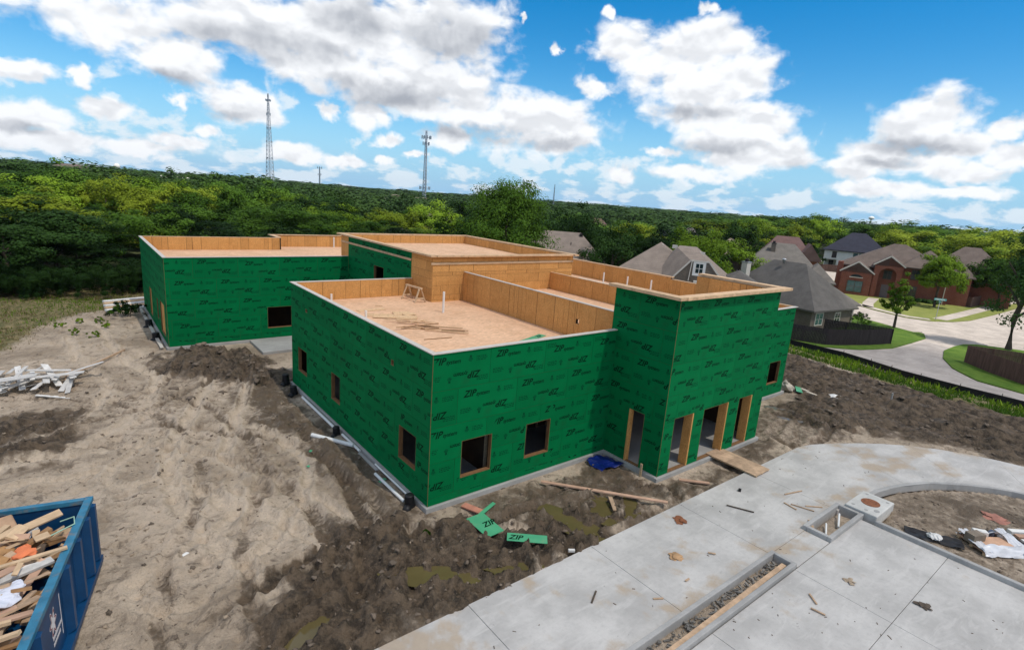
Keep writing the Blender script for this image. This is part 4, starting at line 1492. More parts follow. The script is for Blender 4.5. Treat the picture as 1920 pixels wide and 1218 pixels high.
lump('clay_clod', 'dark mud clod on the slab at the joint crossing', 'clod', (9.0, -11.2, SLAB_Z + .02), .16, MT['darkclod'], .16, 14, sub=3, rough=1.8)
box_thing('black_block', 'small black plastic block on the slab below the ramp', 'block', (10.4, -5.0, SLAB_Z), (.13, .10, .09), .4, MT['black'])
box_thing('tin_can', 'small pale can lying in the mud at the slab edge', 'can', gp(2.55, -4.1, .03), (.2, .08, .08), -.6, MT['paper'])
for i, (x, y, l, r) in enumerate(((1.6, -5.9, .5, 30), (3.0, -6.9, .28, -30), (11.3, -6.9, .75, -70), (11.75, -7.1, .6, -40), (11.0, -6.6, .5, 80), (10.4, -7.6, .62, 35), (12.1, -6.2, .9, -15), (9.2, -5.7, .9, -62), (6.6, -9.3, .4, 50), (6.2, -9.6, .35, 100), (4.3, -6.9, .18, 0), (6.0, -6.6, .22, -50))):
    d = Vector((math.cos(R_(r)), math.sin(R_(r)), 0)) * l / 2
    where = ('dark stick on the left part of the slab', 'short stick near the second slab joint', 'tan stick in the bundle before the inlet box', 'stick crossing the bundle before the inlet box', 'lowest stick of the bundle before the inlet box',
             'brown board lying beside the short planter', 'stick lying nearest the curved kerb', 'thin rod on the slab below the ramp', 'stick in the debris beside the long planter', 'second stick in the debris beside the long planter', 'tiny dark chip on the slab', 'small orange chip on the slab')[i]
    c = Vector((x, y, SLAB_Z + .018 + .002 * i))
    board('wood_stick', where, 'stick', c - d, c + d, .045 if i != 5 else .1, .025, MT['plank'] if i not in (0, 7) else MT['darkclod'], 'loose sticks on the slab')
mb = MB()
for i in range(300):
    x, y = rr.uniform(-2, 17), rr.uniform(-13, -4.4)
    if (-8.5 < y < -7.4 and (x < 7.8 or 9.8 < x < 14.5)) or (x > 12.4 and y < -8.2):
        continue
    if rr.random() > 2.6 * max(0.0, float(fbm(x * .6, y * .6, 2, 8)) - .34):
        continue
    l = rr.uniform(.006, .045)
    a = rr.uniform(0, 6.28)
    d = Vector((math.cos(a), math.sin(a), 0)) * l
    c = Vector((x, y, SLAB_Z + .007))
    mb.bar(c - d, c + d, rr.uniform(.006, .022), .012)
tag(mb.build('slab_litter', plain('litter_chips', (.13, .10, .075), .9, .6, 2.0)), 'tiny chips and crumbs strewn over the concrete', 'litter', kind='stuff')
# inside the planters
board('planter_board', 'brown board lying inside the long planter', 'board', (1.2, -8.16, .10), (7.4, -8.12, .12), .14, .045, MT['plank'])
pipe('yellow-white pipe stub in the short planter, left one', (10.35, -8.1, .06), (10.95, -7.85, .12), .03)
pipe('white pipe stub in the short planter, right one', (11.2, -8.15, .07), (12.0, -7.85, .14), .035)
rr = random.Random(8)
mb = MB()
for i in range(150):
    x, y = rr.uniform(1.0, 7.4), rr.uniform(-8.05, -7.78)
    r = rr.uniform(.02, .06)
    c = Vector((x, y, rr.uniform(.0, .06)))
    d = Vector((rr.uniform(-1, 1), rr.uniform(-1, 1), rr.uniform(-.4, .6))) * r * 1.6
    mb.bar(c - d, c + d, r, r * .6)
tag(mb.build('rubble_fill', plain('grey_rubble', (.17, .16, .145), .9, .4, 8, rnd=.0)), 'grey broken rubble filling the long planter', 'rubble', kind='stuff')

# ------------------------------------------------------------------ pallet with wrapped goods on the island
t = thing('wrapped_pallet', 'wooden pallet of broken goods in torn white plastic wrap on the dirt island', 'pallet', (14.75, -11.55, -.02), R_(-36))
for y in (-.5, 0, .5):
    MB().box(-.75, y - .05, 0, .75, y + .05, .09).build('skid', MT['lumber'], t)
for i in range(6):
    MB().box(-.75 + i * .26, -.55, .091, -.75 + i * .26 + .18, .55, .112).build('deck_board', MT['plankp'], t)
MB().box(-.5, -.42, .114, .55, .30, .19).build('tan_sheet', plain('tan_sheet', (.58, .36, .24), .8, .15), t)


def wrap(seed, x0, x1, y0, y1, z0, z1, nx=18, ny=10):
    vs, fs = [], []
    for j in range(ny):
        for i in range(nx):
            u, v = i / (nx - 1), j / (ny - 1)
            vs.append((x0 + (x1 - x0) * u + .05 * float(fbm(u * 6, v * 6, 2, seed)), y0 + (y1 - y0) * v + .08 * float(fbm(u * 7, v * 5, 2, seed + 3)), z0 + (z1 - z0) * v * (1 + .0 * u) + .16 * (float(fbm(u * 8, v * 8, 4, seed + 7)) - .5)))
    for j in range(ny - 1):
        for i in range(nx - 1):
            fs.append((j * nx + i, j * nx + i + 1, (j + 1) * nx + i + 1, (j + 1) * nx + i))
    return MB().add(vs, fs)


mw = plain('plastic_wrap', (.66, .67, .70), .25, .1, 3.0, spec=.6)
for k, a in enumerate(((-.8, .85, -.66, -.45, .05, .34), (-.75, .8, .60, .30, .05, .32), (.5, .86, -.6, .55, .12, .34), (-.82, -.5, -.6, .5, .16, .30))):
    wrap(k, *a).build('torn_wrap', mw, t, smooth=True)
for k, (x, y, a, b, h, r) in enumerate(((-.55, .12, .5, .32, .30, .2), (-.1, .42, .4, .22, .22, -.3), (.35, .45, .3, .16, .18, .5), (.62, .35, .16, .16, .14, .2))):
    MB().box(-a / 2, -b / 2, .12, a / 2, b / 2, .12 + h).build('carton', (plain('grey_carton', (.22, .18, .14), .8, .2), MT['paper'], plain('slate_carton', (.05, .06, .09), .5, .2), MT['paper'])[k], t, (x, y, 0), r)
t = thing('second_pallet', 'second pallet with white planks at the right edge of the dirt island', 'pallet', (16.5, -12.35, -.02), R_(-40))
MB().box(-.7, -.45, 0, .7, .45, .13).build('pallet_base', MT['darkclod'], t)
for i in range(3):
    MB().box(-.68, -.4 + i * .28, .133, .68, -.4 + i * .28 + .2, .2 + .02 * i).build('white_plank', MT['paper'] if i != 1 else MT['plankp'], t)
t = thing('black_sheeting', 'crumpled black plastic with a white bag lying against the island kerb', 'plastic', (13.45, -10.3, .0), R_(-65))
wrap(31, -.85, .75, -.28, .28, .04, .08, 26, 12).build('black_film', MT['black'], t, smooth=True)
me = lump_mesh(.2, 21, .55, 3, .6)
me.materials.append(MT['paper'])
link('white_bag', me, t, (.0, .02, .12))
lump('brick_stack', 'reddish bricks half buried at the right of the dirt island', 'bricks', (17.3, -11.2, .0), .3, plain('red_dirt', (.35, .16, .12), .9, .2), .12, 33, sub=3, rough=1.5)

# ------------------------------------------------------------------ mud clods strewn over churned ground
rr = random.Random(77)
MT['soilclod'] = plain('soil_clod', (.16, .125, .095), .95, .4, 1.5, .2)
cl_me = [lump_mesh(1, 40 + k, .5, 2, 1.1) for k in range(5)]


def clods(name, n, area, smin, smax, mat, label, even=False):
    co, fa = [], []
    base = [np.array([v.co[:] for v in m.vertices]) for m in cl_me]
    tri = [np.array([p.vertices[:] for p in m.polygons]) for m in cl_me]
    P = []
    tries = 0
    while len(P) < n and tries < n * 30:
        tries += 1
        x, y = rr.uniform(area[0], area[1]), rr.uniform(area[2], area[3])
        P.append((x, y))
    A = np.array(P)
    h, wet, weed, site, tone = ground_height(A[:, :1], A[:, 1:])
    o = 0
    for (x, y), z, w in zip(P, h[:, 0], wet[:, 0]):
        if rr.random() > (.75 - .5 * w if even else w * 1.2 - .15):
            continue
        k = rr.randrange(5)
        s = smin + (smax - smin) * rr.random() ** 3
        a = rr.uniform(0, 6.28)
        v = base[k] * s * np.array([1, rr.uniform(.5, 1), rr.uniform(.6, 1)])
        c, sn = math.cos(a), math.sin(a)
        v = np.stack([v[:, 0] * c - v[:, 1] * sn + x, v[:, 0] * sn + v[:, 1] * c + y, v[:, 2] + z + s * .1], -1)
        co.append(v)
        fa.append(tri[k] + o)
        o += len(v)
    me = mesh_np(name, np.concatenate(co), np.concatenate(fa), [mat])
    tag(link(name, me), label, 'mud', kind='stuff')


clods('mud_clods', 700, (-6, 6, -4.4, .2), .015, .10, MT['soilclod'], 'dark clods in the churned mud before the front wall')
clods('mud_clods', 500, (-6, .4, 13.5, 22.2), .03, .20, MT['soilclod'], 'dark broken clods heaped before the far wing')
clods('mud_clods', 900, (19, 37, -13, 12), .03, .16, MT['soilclod'], 'dark clods in the rutted mud at the right')
clods('mud_clods', 200, (-13, -7, 9, 16), .03, .12, MT['soilclod'], 'dark clods in the mud below the lumber pile')

clods('soil_crumbs', 1500, (-13, 0, -4, 20), .012, .075, MT['soilclod'], 'dark crumbs of soil strewn over the sandy yard', True)
clods('soil_crumbs', 900, (-13, 0, -4, 20), .012, .07, MT['clod'], 'pale crumbs of soil strewn over the sandy yard', True)
clods('soil_crumbs', 500, (13, 20, -14, -8.8), .012, .08, MT['soilclod'], 'crumbs of soil on the dirt island', True)

# ------------------------------------------------------------------ lumber pile on the left
MT['grey'] = plain('weathered_board', (.60, .58, .55), .8, .15, 2.0, .1, rnd=.22, sc=(2, 2, 2))
rr = random.Random(12)
z0 = gh(-10.2, 18.8)
words = ('white', 'pale grey', 'bleached', 'whitish')
for i in range(34):
    x = rr.uniform(-12.2, -8.6)
    y = 18.9 + rr.uniform(-1.3, 1.2)
    ang = R_(rr.gauss(78, 16) if i < 24 else rr.uniform(0, 180))
    l = rr.uniform(1.1, 2.6)
    d = Vector((math.cos(ang), math.sin(ang), rr.uniform(-.3, .3))) * l / 2
    c = Vector((x, y, z0 + .10 + .75 * (i / 34) * (1 - ((x + 10.4) / 2.3) ** 2 * .6)))
    bw = rr.uniform(.14, .3)
    nm = '%s %s whitish board %s of the heap at the left edge' % ('long' if l > 1.9 else 'short', 'broad' if bw > .22 else 'narrow', 'at the bottom' if i < 12 else ('in the middle' if i < 24 else 'on top'))
    board('weathered_board', nm, 'board', c - d, c + d, bw, .03, MT['grey'], 'whitish boards heaped at the left', up=(rr.uniform(-.3, .3), rr.uniform(-.3, .3), 1))
board('long_timber', 'long brown timber leaning off the board heap towards the far wing', 'timber', (-8.95, 18.6, z0 + .42), (-6.4, 23.6, gh(-6.4, 23.6) + .06), .10, .08, MT['plank'])
board('brown_board', 'brown board standing up at the right end of the board heap', 'board', (-8.9, 19.9, z0 + .35), (-9.0, 17.3, z0 + .1), .28, .03, MT['plank'])
board('grey_board', 'lone grey board sticking out below the board heap', 'board', (-10.1, 17.0, z0 + .2), (-8.3, 16.0, z0 + .02), .14, .03, MT['grey'])
board('grey_board', 'lone whitish board left below the board heap', 'board', (-12.3, 16.6, z0 + .2), (-10.9, 15.9, z0 + .05), .3, .03, MT['grey'])
for i in range(5):
    board('stacked_plank', 'pale plank in the low stack behind the far wing bush, row %s from the front' % ('one', 'two', 'three', 'four', 'five')[i], 'plank', (-6.7, 34.4 + i * .75, .12 + .02 * i), (-3.9, 35.2 + i * .75, .12 + .02 * i), .5, .16, MT['capwood'] if i % 2 else MT['grey'], 'planks stacked at the far wing')


# ------------------------------------------------------------------ dumpster
def dumpster():
    rz = R_(-12)
    bl = plain('blue_steel', (.002, .048, .140), .45, .16, 1.2, 0, spec=.35, dirt=((.002, .025, .075), .8, .6))
    rim = plain('worn_blue_rim', (.03, .17, .28), .5, .2, 3.0, dirt=((.20, .17, .14), 4.0, .7))
    t = thing('dumpster', 'open blue steel roll-off dumpster heaped with wood scraps, lower left', 'dumpster', (-8.52, 2.3, 0), rz)
    w, l, h = 2.4, 6.7, 1.86
    th = .06
    MB().box(-th, -l, .22, 0, 0, h).build('side_panel', bl, t)
    MB().box(-w, -l, .22, -w + th, 0, h).build('side_panel', bl, t)
    MB().box(-w + th, -th, .22, -th, 0, h - .01).build('tailgate', bl, t)
    MB().box(-w + th, -l, .22, -th, -l + th, h - .01).build('end_panel', bl, t)
    MB().box(-w + th, -l + th, .2, -th, -th, .3).build('floor_plate', bl, t)
    for x in (-.15, -w + .15):
        MB().box(x - .09, -l, .0, x + .09, .02, .22).build('rail', bl, t)
    for x in (0, -w):
        MB().box(x - .09, -l, h, x + .07, .06, h + .11).build('top_rail', rim, t)
    MB().box(-w + .08, -.09, h - .004, -.1, .05, h + .105).build('top_rail', rim, t)
    # ribs: tapered channels on the visible side
    for y in (-.22, -.85, -1.75, -2.75, -4.75, -5.75):
        mb = MB()
        v = [(0, y - .13, .3), (0, y + .13, .3), (.15, y + .07, .36), (.15, y - .07, .36), (0, y - .13, h - .002), (0, y + .13, h - .002), (.15, y + .07, h - .002), (.15, y - .07, h - .002)]
        mb.add(v, [(0, 3, 2, 1), (4, 5, 6, 7), (0, 4, 7, 3), (3, 7, 6, 2), (2, 6, 5, 1), (1, 5, 4, 0)])
        mb.build('rib', bl, t)
    MB().box(0, -l, .16, .16, 0, .30).build('lower_rail', bl, t)
    for z in (.35, .85, 1.4):
        MB().tube([(.05, .06, z - .09), (.05, .06, z + .09)], .055, 10).build('hinge', MT['rust'] if z < .5 else bl, t)
        MB().box(-.3, .0, z - .04, .05, .035, z + .04).build('hinge_strap', bl, t)
    MB().box(.02, -.3, .42, .13, -.05, .55).build('latch', MT['black'], t)
    # emblem: pale flower outline with two lines of small print below it
    wm = plain('white_decal', (.75, .72, .74), .5, .05)
    pm = plain('maroon_decal', (.22, .03, .05), .5, .05)

    def flower(r, x, n=40, lobes=6):
        c = []
        for i in range(n):
            a = 6.2832 * i / n
            q = r * (.74 + .26 * math.cos(lobes * a))
            c.append((q * math.cos(a) * .8, q * math.sin(a) * 1.1))
        return MB().add([(x, 0, 0)] + [(x, p, q) for p, q in c], [(0, 1 + i, 1 + (i + 1) % n) for i in range(n)])
    e = (0, -3.62, 1.22)
    for r, x, m in ((.30, .004, wm), (.27, .0055, pm), (.21, .007, wm)):
        flower(r, x).build('emblem', m, t, e)
    for j, (z, n) in enumerate(((.86, 9), (.72, 7))):
        mb = MB()
        for i in range(n):
            y = -3.72 + i * .07
            mb.box(.003, y, z, .006, y + .05, z + .075)
        mb.build('emblem_print', wm, t)['kind'] = 'stuff'
    mb = MB()
    for i in range(4):
        mb.box(.003, -.68 + i * .085, .72, .006, -.68 + i * .085 + .06, .86)
    mb.build('number_plate', wm, t)['kind'] = 'stuff'
    MB().box(.002, -3.12, .55, .005, -3.09, 1.5).build('scratch', wm, t)
    # load
    q = random.Random(4)
    cols = [MT['plank'], MT['plankp'], MT['lumber'], MT['grey'], MT['lumber'], MT['scrapedge']]
    Rm = Matrix.Rotation(rz, 3, 'Z')

    def wpos(x, y, z):
        return Rm @ Vector((x, y, z + (.14 if 1.7 < z < 2 else 0))) + Vector((-8.52, 2.3, 0))
    for i in range(190):
        x, y = q.uniform(-2.2, -.2), q.uniform(-5.4, -.5)
        z = 1.34 + .78 * (i / 190) * (1 - .55 * ((x + 1.2) / 1.1) ** 2) - .35 * max(0, (y + 1.5) / 1.0) * (1 if y > -1.5 else 0)
        l = q.choice((.3, .45, .6, .9, 1.3)) * q.uniform(.8, 1.2)
        a = q.gauss(55, 38)
        d = Vector((math.cos(R_(a)), math.sin(R_(a)), q.gauss(0, .16))) * l / 2
        for sgn in (-1, 1):
            ex = x + sgn * d.x
            if ex > -.12:
                d = d * max(.1, (-.12 - x) / abs(d.x))
            if ex < -2.3:
                d = d * max(.1, (x + 2.3) / abs(d.x))
        c = Vector((x, y, z))
        p0, p1 = wpos(*(c - d)), wpos(*(c + d))
        k = q.randrange(6)
        L = (p1 - p0).length
        bw = q.uniform(.08, .24)
        nm = '%s %s %s offcut %s the blue dumpster load' % (('short', 'mid-length', 'long')[(L > .45) + (L > .9)], 'narrow' if bw < .15 else 'wide', ('tan', 'pinkish', 'pale', 'greyish', 'pale', 'dark brown')[k],
                                                     'at the back of' if y > -1.8 else ('in the middle of' if y > -3.4 else 'at the front of'))
        board('wood_offcut', nm, 'offcut', p0, p1, bw, q.uniform(.02, .07), cols[k], 'wood offcuts in the dumpster', up=(q.uniform(-.6, .6), q.uniform(-.6, .6), 1))
    board('long_stud', 'long pale stud laid across the dumpster load onto its rim', 'stud', wpos(-2.25, -3.0, 1.9), wpos(.02, -2.25, 2.02), .10, .045, MT['lumber'])
    board('long_stud', 'long pale stud lying lengthwise on the dumpster load, upper left', 'stud', wpos(-2.2, -2.4, 1.82), wpos(-1.1, -.85, 1.80), .2, .05, MT['lumber'])
    board('long_stud', 'brown stud lying lengthwise beside the pale one in the dumpster', 'stud', wpos(-2.0, -2.7, 1.86), wpos(-1.0, -1.2, 1.80), .14, .06, MT['plank'])
    o = box_thing('cardboard_box', 'open cardboard box on the dumpster load at the back', 'box', wpos(-1.7, -.6, 1.62), (.75, .5, .32), rz + .5, plain('carton_brown', (.42, .27, .17), .85, .15), tilt=.35)
    lump('orange_sheet', 'bright orange crumpled sheet on the dumpster load', 'sheet', wpos(-.8, -2.1, 1.84), .24, plain('orange_sheet', (.72, .20, .08), .7, .1), .3, 51, sub=2, rough=1.1)
    lump('tan_paper', 'brown crumpled paper beside the orange sheet in the dumpster', 'paper', wpos(-1.2, -2.2, 1.84), .3, plain('brown_paper', (.38, .21, .09), .85, .2), .35, 52, sub=2, rough=1.1)
    lump('plastic_bag', 'white translucent plastic bag on the dumpster load at the bottom left', 'bag', wpos(-.8, -3.6, 1.84), .27, plain('bag_plastic', (.62, .64, .72), .25, .12, spec=.6), .4, 53, sub=4, rough=1.0, sx=1.4, rz=.5)
    lump('foam_scrap', 'white foam scrap near the back of the dumpster load', 'foam', wpos(-1.2, -.95, 1.66), .16, MT['paper'], .5, 54, sx=1.8)
    lump('white_cup', 'white foam piece at the bottom left of the dumpster load', 'foam', wpos(-.75, -4.3, 1.86), .14, MT['paper'], .8, 55)
    s = MB().tube([wpos(-.4, -.9, 1.78), wpos(-.12, -.95, 2.02), wpos(-.05, -1.25, 2.0), wpos(-.5, -1.7, 1.86)], .014, 6).build('strapping', plain('green_strap', (.35, .55, .42), .4, .05))
    tag(s, 'pale green strapping hanging over the dumpster rim', 'strap')
    s = MB().tube([wpos(-1.65, -1.6, 1.88), wpos(-1.6, -1.75, 1.93), wpos(-1.55, -2.0, 1.9), wpos(-1.35, -1.9, 1.9)], .014, 6).build('strapping', bpy.data.materials['green_strap'])
    tag(s, 'pale green strapping curled on the middle of the dumpster load', 'strap')


dumpster()

# ------------------------------------------------------------------ street, lawns, fences
def drape(name, poly, h, mat, kind='structure', step=1.5):
    """a sheet that follows the terrain"""
    bm = bmesh.new()
    vs = [bm.verts.new((x, y, 0)) for x, y in poly]
    bm.faces.new(vs)
    x0, x1 = min(p[0] for p in poly), max(p[0] for p in poly)
    x = math.floor(x0) + .37
    while x < min(x1, 60):
        bmesh.ops.bisect_plane(bm, geom=bm.verts[:] + bm.edges[:] + bm.faces[:], plane_co=(x, 0, 0), plane_no=(1, 0, 0))
        x += step
    bmesh.ops.triangulate(bm, faces=bm.faces[:])
    for v in bm.verts:
        v.co.z = tz(v.co.x, v.co.y) + h
    bmesh.ops.recalc_face_normals(bm, faces=bm.faces[:])
    for f in bm.faces:
        if f.normal.z < 0:
            f.normal_flip()
    if h > .02:                                           # a raised sheet has an edge
        r = bmesh.ops.extrude_face_region(bm, geom=bm.faces[:])
        for e in r['geom']:
            if isinstance(e, bmesh.types.BMVert):
                e.co.z += 0
        for v in bm.verts:
            pass
        top = [e for e in r['geom'] if isinstance(e, bmesh.types.BMVert)]
        ts = set(top)
        for v in bm.verts:
            if v not in ts:
                v.co.z -= h + .15
    me = bpy.data.meshes.new(name)
    bm.to_mesh(me)
    bm.free()
    me.materials.append(mat)
    return tag(link(name, me), kind=kind)


def smooth_poly(pts, n=4, closed=True):
    out = []
    m = len(pts)
    for i in range(m):
        p0, p1, p2, p3 = (Vector(pts[(i + k - 1) % m]) for k in range(4))
        for j in range(n):
            t = j / n
            out.append(tuple(.5 * ((2 * p1) + (p2 - p0) * t + (2 * p0 - 5 * p1 + 4 * p2 - p3) * t * t + (3 * p1 - p0 - 3 * p2 + p3) * t ** 3)))
    return out


def lawn_mat(name, a, b):
    m, t, bs = new_mat(name)
    n = tex(t, .8, 7, .65)
    g = tex(t, 24, 4, .7)
    c = mixc(t, maprange(t, n.outputs[0], .3, .7), a, b)
    c = mixc(t, math_n(t, 'MULTIPLY', maprange(t, g.outputs[0], .5, .7), .4), c, tuple(x * .6 for x in a))
    t.links.new(c, bs.inputs['Base Color'])
    bs.inputs['Roughness'].default_value = .9
    bs.inputs['Specular IOR Level'].default_value = .1
    bump(t, bs, g.outputs[0], .6, .05)
    return m


MT['lawn'] = lawn_mat('mown_lawn', (.065, .13, .018), (.115, .185, .03))
MT['lawn2'] = lawn_mat('dry_lawn', (.15, .18, .045), (.22, .235, .07))
# street surface and alley
drape('road', [(44.6, -30), (44.3, -8.0), (44.2, -4.3), (45.3, -.1), (48.2, 3.0), (50.0, 5.6), (49.6, 11.2), (49.4, 22), (56, 22), (66, 24), (80, 26), (92, 30), (100, 34), (128, 52), (150, 52), (150, 42), (112, 27), (96, 22), (132, 8), (210, 6), (210, -8), (130, -8), (130, -30)], .008, MT['road'], 'structure')
drape('alley', [(44.7, -29), (44.4, -8.0), (44.3, -4.3), (45.4, -.1), (48.3, 3.0), (50.1, 5.6), (49.7, 11.2), (56, 9.2), (60.2, 5.9), (66, 5.2), (72, 5.2), (70, 2.4), (64.6, 1.5), (59, -.4), (55.3, -3.2), (54.1, -6.7), (54, -29)], .014, MT['drive'], 'structure')
LA = [(49.8, 11.6), (53.5, 9.7), (57.5, 7.2), (62.4, 5.7), (68.3, 5.6), (73.5, 5.6), (76.6, 6.6), (78.4, 9.2), (80.5, 13.2), (83.5, 17.5), (90.0, 22.5), (99, 30), (90, 32), (70, 30), (52, 30), (49.6, 20)]
drape('lawn', LA, .12, MT['lawn'])
drape('lawn', [(71.6, 2.3), (67.5, 2.25), (63.0, 1.2), (58.9, -.6), (55.4, -3.3), (54.3, -6.7), (54.1, -14), (54, -30), (80, -30), (79.5, -6), (78.6, -2.6), (76.4, 1.2), (74.5, 2.1)], .12, MT['lawn'])
LC = [(94.0, 21.5), (91.0, 17.0), (89.0, 12.5), (90.0, 9.4), (93.5, 7.6), (98.5, 6.6), (112, 6.2), (140, 6.0), (140, 60), (112, 60), (108, 32), (100, 26)]
drape('lawn', LC, .12, MT['lawn2'])
drape('lawn', [(112, 36), (122, 38.5), (131, 41.5), (131, 37), (118, 31)], .14, MT['lawn'])
# sidewalks lie on the lawns
def walk(pts, w):
    L, Rr = [], []
    for i, p in enumerate(pts):
        a, b = Vector(pts[max(i - 1, 0)]), Vector(pts[min(i + 1, len(pts) - 1)])
        d = (b - a).normalized()
        n = Vector((-d.y, d.x)) * w / 2
        L.append(tuple(Vector(p) + n))
        Rr.append(tuple(Vector(p) - n))
    drape('sidewalk', L + Rr[::-1], .135, MT['road'])


walk([(77.0, 7.4), (78.0, 9.6), (80.0, 13.6), (83.0, 17.9), (89.4, 22.9), (96, 28)], 1.5)
walk([(94.9, 21.4), (92.0, 16.8), (90.1, 12.4), (91.2, 9.9)], 1.4)
walk([(93.2, 9.2), (98.9, 9.0), (112, 8.9), (140, 8.7)], 1.8)
walk([(92.8, 18.8), (98, 20.6), (106.5, 22.6)], 1.6)
drape('driveway', [(126, 38), (133, 44), (150, 50), (152, 44), (134, 36)], .15, MT['road'])

MT['fencedark'] = plain('dark_fence', (.022, .018, .02), .9, .35, 1.5, sc=(4, 4, .4))  # the board fence's backlit shade is put into this near-black
MT['fencebrown'] = plain('brown_fence', (.105, .060, .048), .9, .25, 1.2, sc=(4, 4, .4))


def fence(label, pts, h, mat, name='board_fence'):
    o0 = Vector((pts[0][0], pts[0][1], tz(*pts[0])))
    t = thing(name, label, 'fence', o0)
    for a, b in zip(pts[:-1], pts[1:]):
        a, b = Vector(a), Vector(b)
        L = (b - a).length
        d = (b - a) / L
        n = max(1, round(L / 2.4))
        for k in range(n):
            p, q = a + d * L * k / n, a + d * L * (k + 1) / n
            P = Vector((p.x, p.y, tz(p.x, p.y))) - o0
            Q = Vector((q.x, q.y, tz(q.x, q.y))) - o0
            mb = MB()
            m = max(2, int((Q - P).length / .15))
            for i in range(m):
                s = P.lerp(Q, (i + .04) / m)
                e = P.lerp(Q, (i + .96) / m)
                z = h + .03 * ((i * 7 + k * 3) % 5) / 5
                s1, e1 = s + Vector((0, 0, z / 2 + .02)), e + Vector((0, 0, z / 2 + .02))
                mb.bar(s1, e1, .02, z)
            mb.build('fence_panel', mat, t)['kind'] = 'stuff'
            nn = Vector((-d.y, d.x, 0)) * .06
            for zz in (.4, h - .35):
                MB().bar(P + nn + Vector((0, 0, zz)), Q + nn + Vector((0, 0, zz)), .04, .09).build('rail', mat, t)
            MB().bar(P + nn * 1.6, P + nn * 1.6 + Vector((0, 0, h + .05)), .09, .09, up=(1, 0, 0)).build('post', mat, t)
    return t


fence('dark board fence round the grey house, facing the alley', [(50.6, 15.5), (55.2, 9.9), (60.8, 7.6), (64.5, 6.6), (61.9, 13.0)], 1.85, MT['fencedark'])
fence('brown board fence curving along the alley at the right edge', [(66.5, -9.0), (65.4, -4.6), (64.5, -2.4), (63.3, -.5), (60.6, -3.1), (58.3, -6.2), (57.0, -12), (56.6, -20)], 1.85, MT['fencebrown'])
fence('dark brown board fence beside the brick house lawn', [(117.6, 17.0), (116.6, 10.6), (128, 10.6), (142, 10.9)], 1.9, MT['fencebrown'])
fence('dark brown board fence in front of the white house', [(146, 55), (150.2, 50.2), (155, 45.5), (158, 40)], 1.9, MT['fencebrown'])
# silt fence: a black fabric on stakes along the site edge
SF = [(49.3, 24), (49.3, 11.2), (49.5, 6.0), (47.6, 3.0), (45.0, -.2), (43.9, -4.3), (44.0, -8.0), (44.2, -14), (44.3, -26)]
t = thing('silt_fence', 'low black silt fence along the weedy edge of the site', 'fence', (0, 0, 0))
mb = MB()
fine = []
for a, b in zip(SF[:-1], SF[1:]):
    n = max(1, int((Vector(b) - Vector(a)).length / 1.2))
    for k in range(n):
        fine.append(tuple(Vector(a).lerp(Vector(b), k / n)))
for i, (a, b) in enumerate(zip(fine[:-1], fine[1:])):
    za, zb = tz(*a), tz(*b)
    mb.bar((a[0], a[1], za + .26), (b[0], b[1], zb + .26), .012, .54)
mb.build('fabric', MT['black'], t)
for i in range(0, len(fine), 2):
    a = fine[i]
    MB().box(a[0] + .01, a[1] - .02, tz(*a) - .1, a[0] + .05, a[1] + .02, tz(*a) + .68).build('stake', MT['darkclod'], t)


# ------------------------------------------------------------------ houses
def shingle(name, col):
    m, t, b = new_mat(name)
    n = tex(t, .9, 5, .6)
    f = tex(t, 7, 4, .7, sc=(1, 1, 3))
    w = N(t, 'ShaderNodeTexWave', wave_type='BANDS', bands_direction='Z', inp={'Scale': 1.6, 'Distortion': .4})
    tc = N(t, 'ShaderNodeTexCoord')
    t.links.new(tc.outputs['Object'], w.inputs['Vector'])
    c = mixc(t, maprange(t, n.outputs[0], .3, .7), tuple(x * .85 for x in col), tuple(x * 1.15 for x in col))
    c = mixc(t, math_n(t, 'MULTIPLY', maprange(t, f.outputs[0], .4, .7), .35), c, tuple(x * .6 for x in col))
    c = mixc(t, math_n(t, 'MULTIPLY', w.outputs['Fac'], .18), c, tuple(x * .6 for x in col))
    t.links.new(c, b.inputs['Base Color'])
    b.inputs['Roughness'].default_value = .9
    b.inputs['Specular IOR Level'].default_value = .15
    return m


def brick(name, c1, c2, mortar, scale=1.0):
    m, t, b = new_mat(name)
    tc = N(t, 'ShaderNodeTexCoord')
    sp = N(t, 'ShaderNodeSeparateXYZ')
    t.links.new(tc.outputs['Object'], sp.inputs[0])
    cb = N(t, 'ShaderNodeCombineXYZ')
    t.links.new(math_n(t, 'ADD', sp.outputs[0], sp.outputs[1]), cb.inputs[0])
    t.links.new(sp.outputs[2], cb.inputs[1])
    br = N(t, 'ShaderNodeTexBrick', inp={'Scale': 4.0 * scale, 'Mortar Size': .015, 'Color1': c1 + (1,), 'Color2': c2 + (1,), 'Mortar': mortar + (1,)})
    t.links.new(cb.outputs[0], br.inputs['Vector'])
    n = tex(t, 1.2, 5, .6)
    c = mixc(t, math_n(t, 'MULTIPLY', maprange(t, n.outputs[0], .4, .7), .4), br.outputs['Color'], tuple(x * .6 for x in c1))
    t.links.new(c, b.inputs['Base Color'])
    b.inputs['Roughness'].default_value = .9
    b.inputs['Specular IOR Level'].default_value = .15
    return m


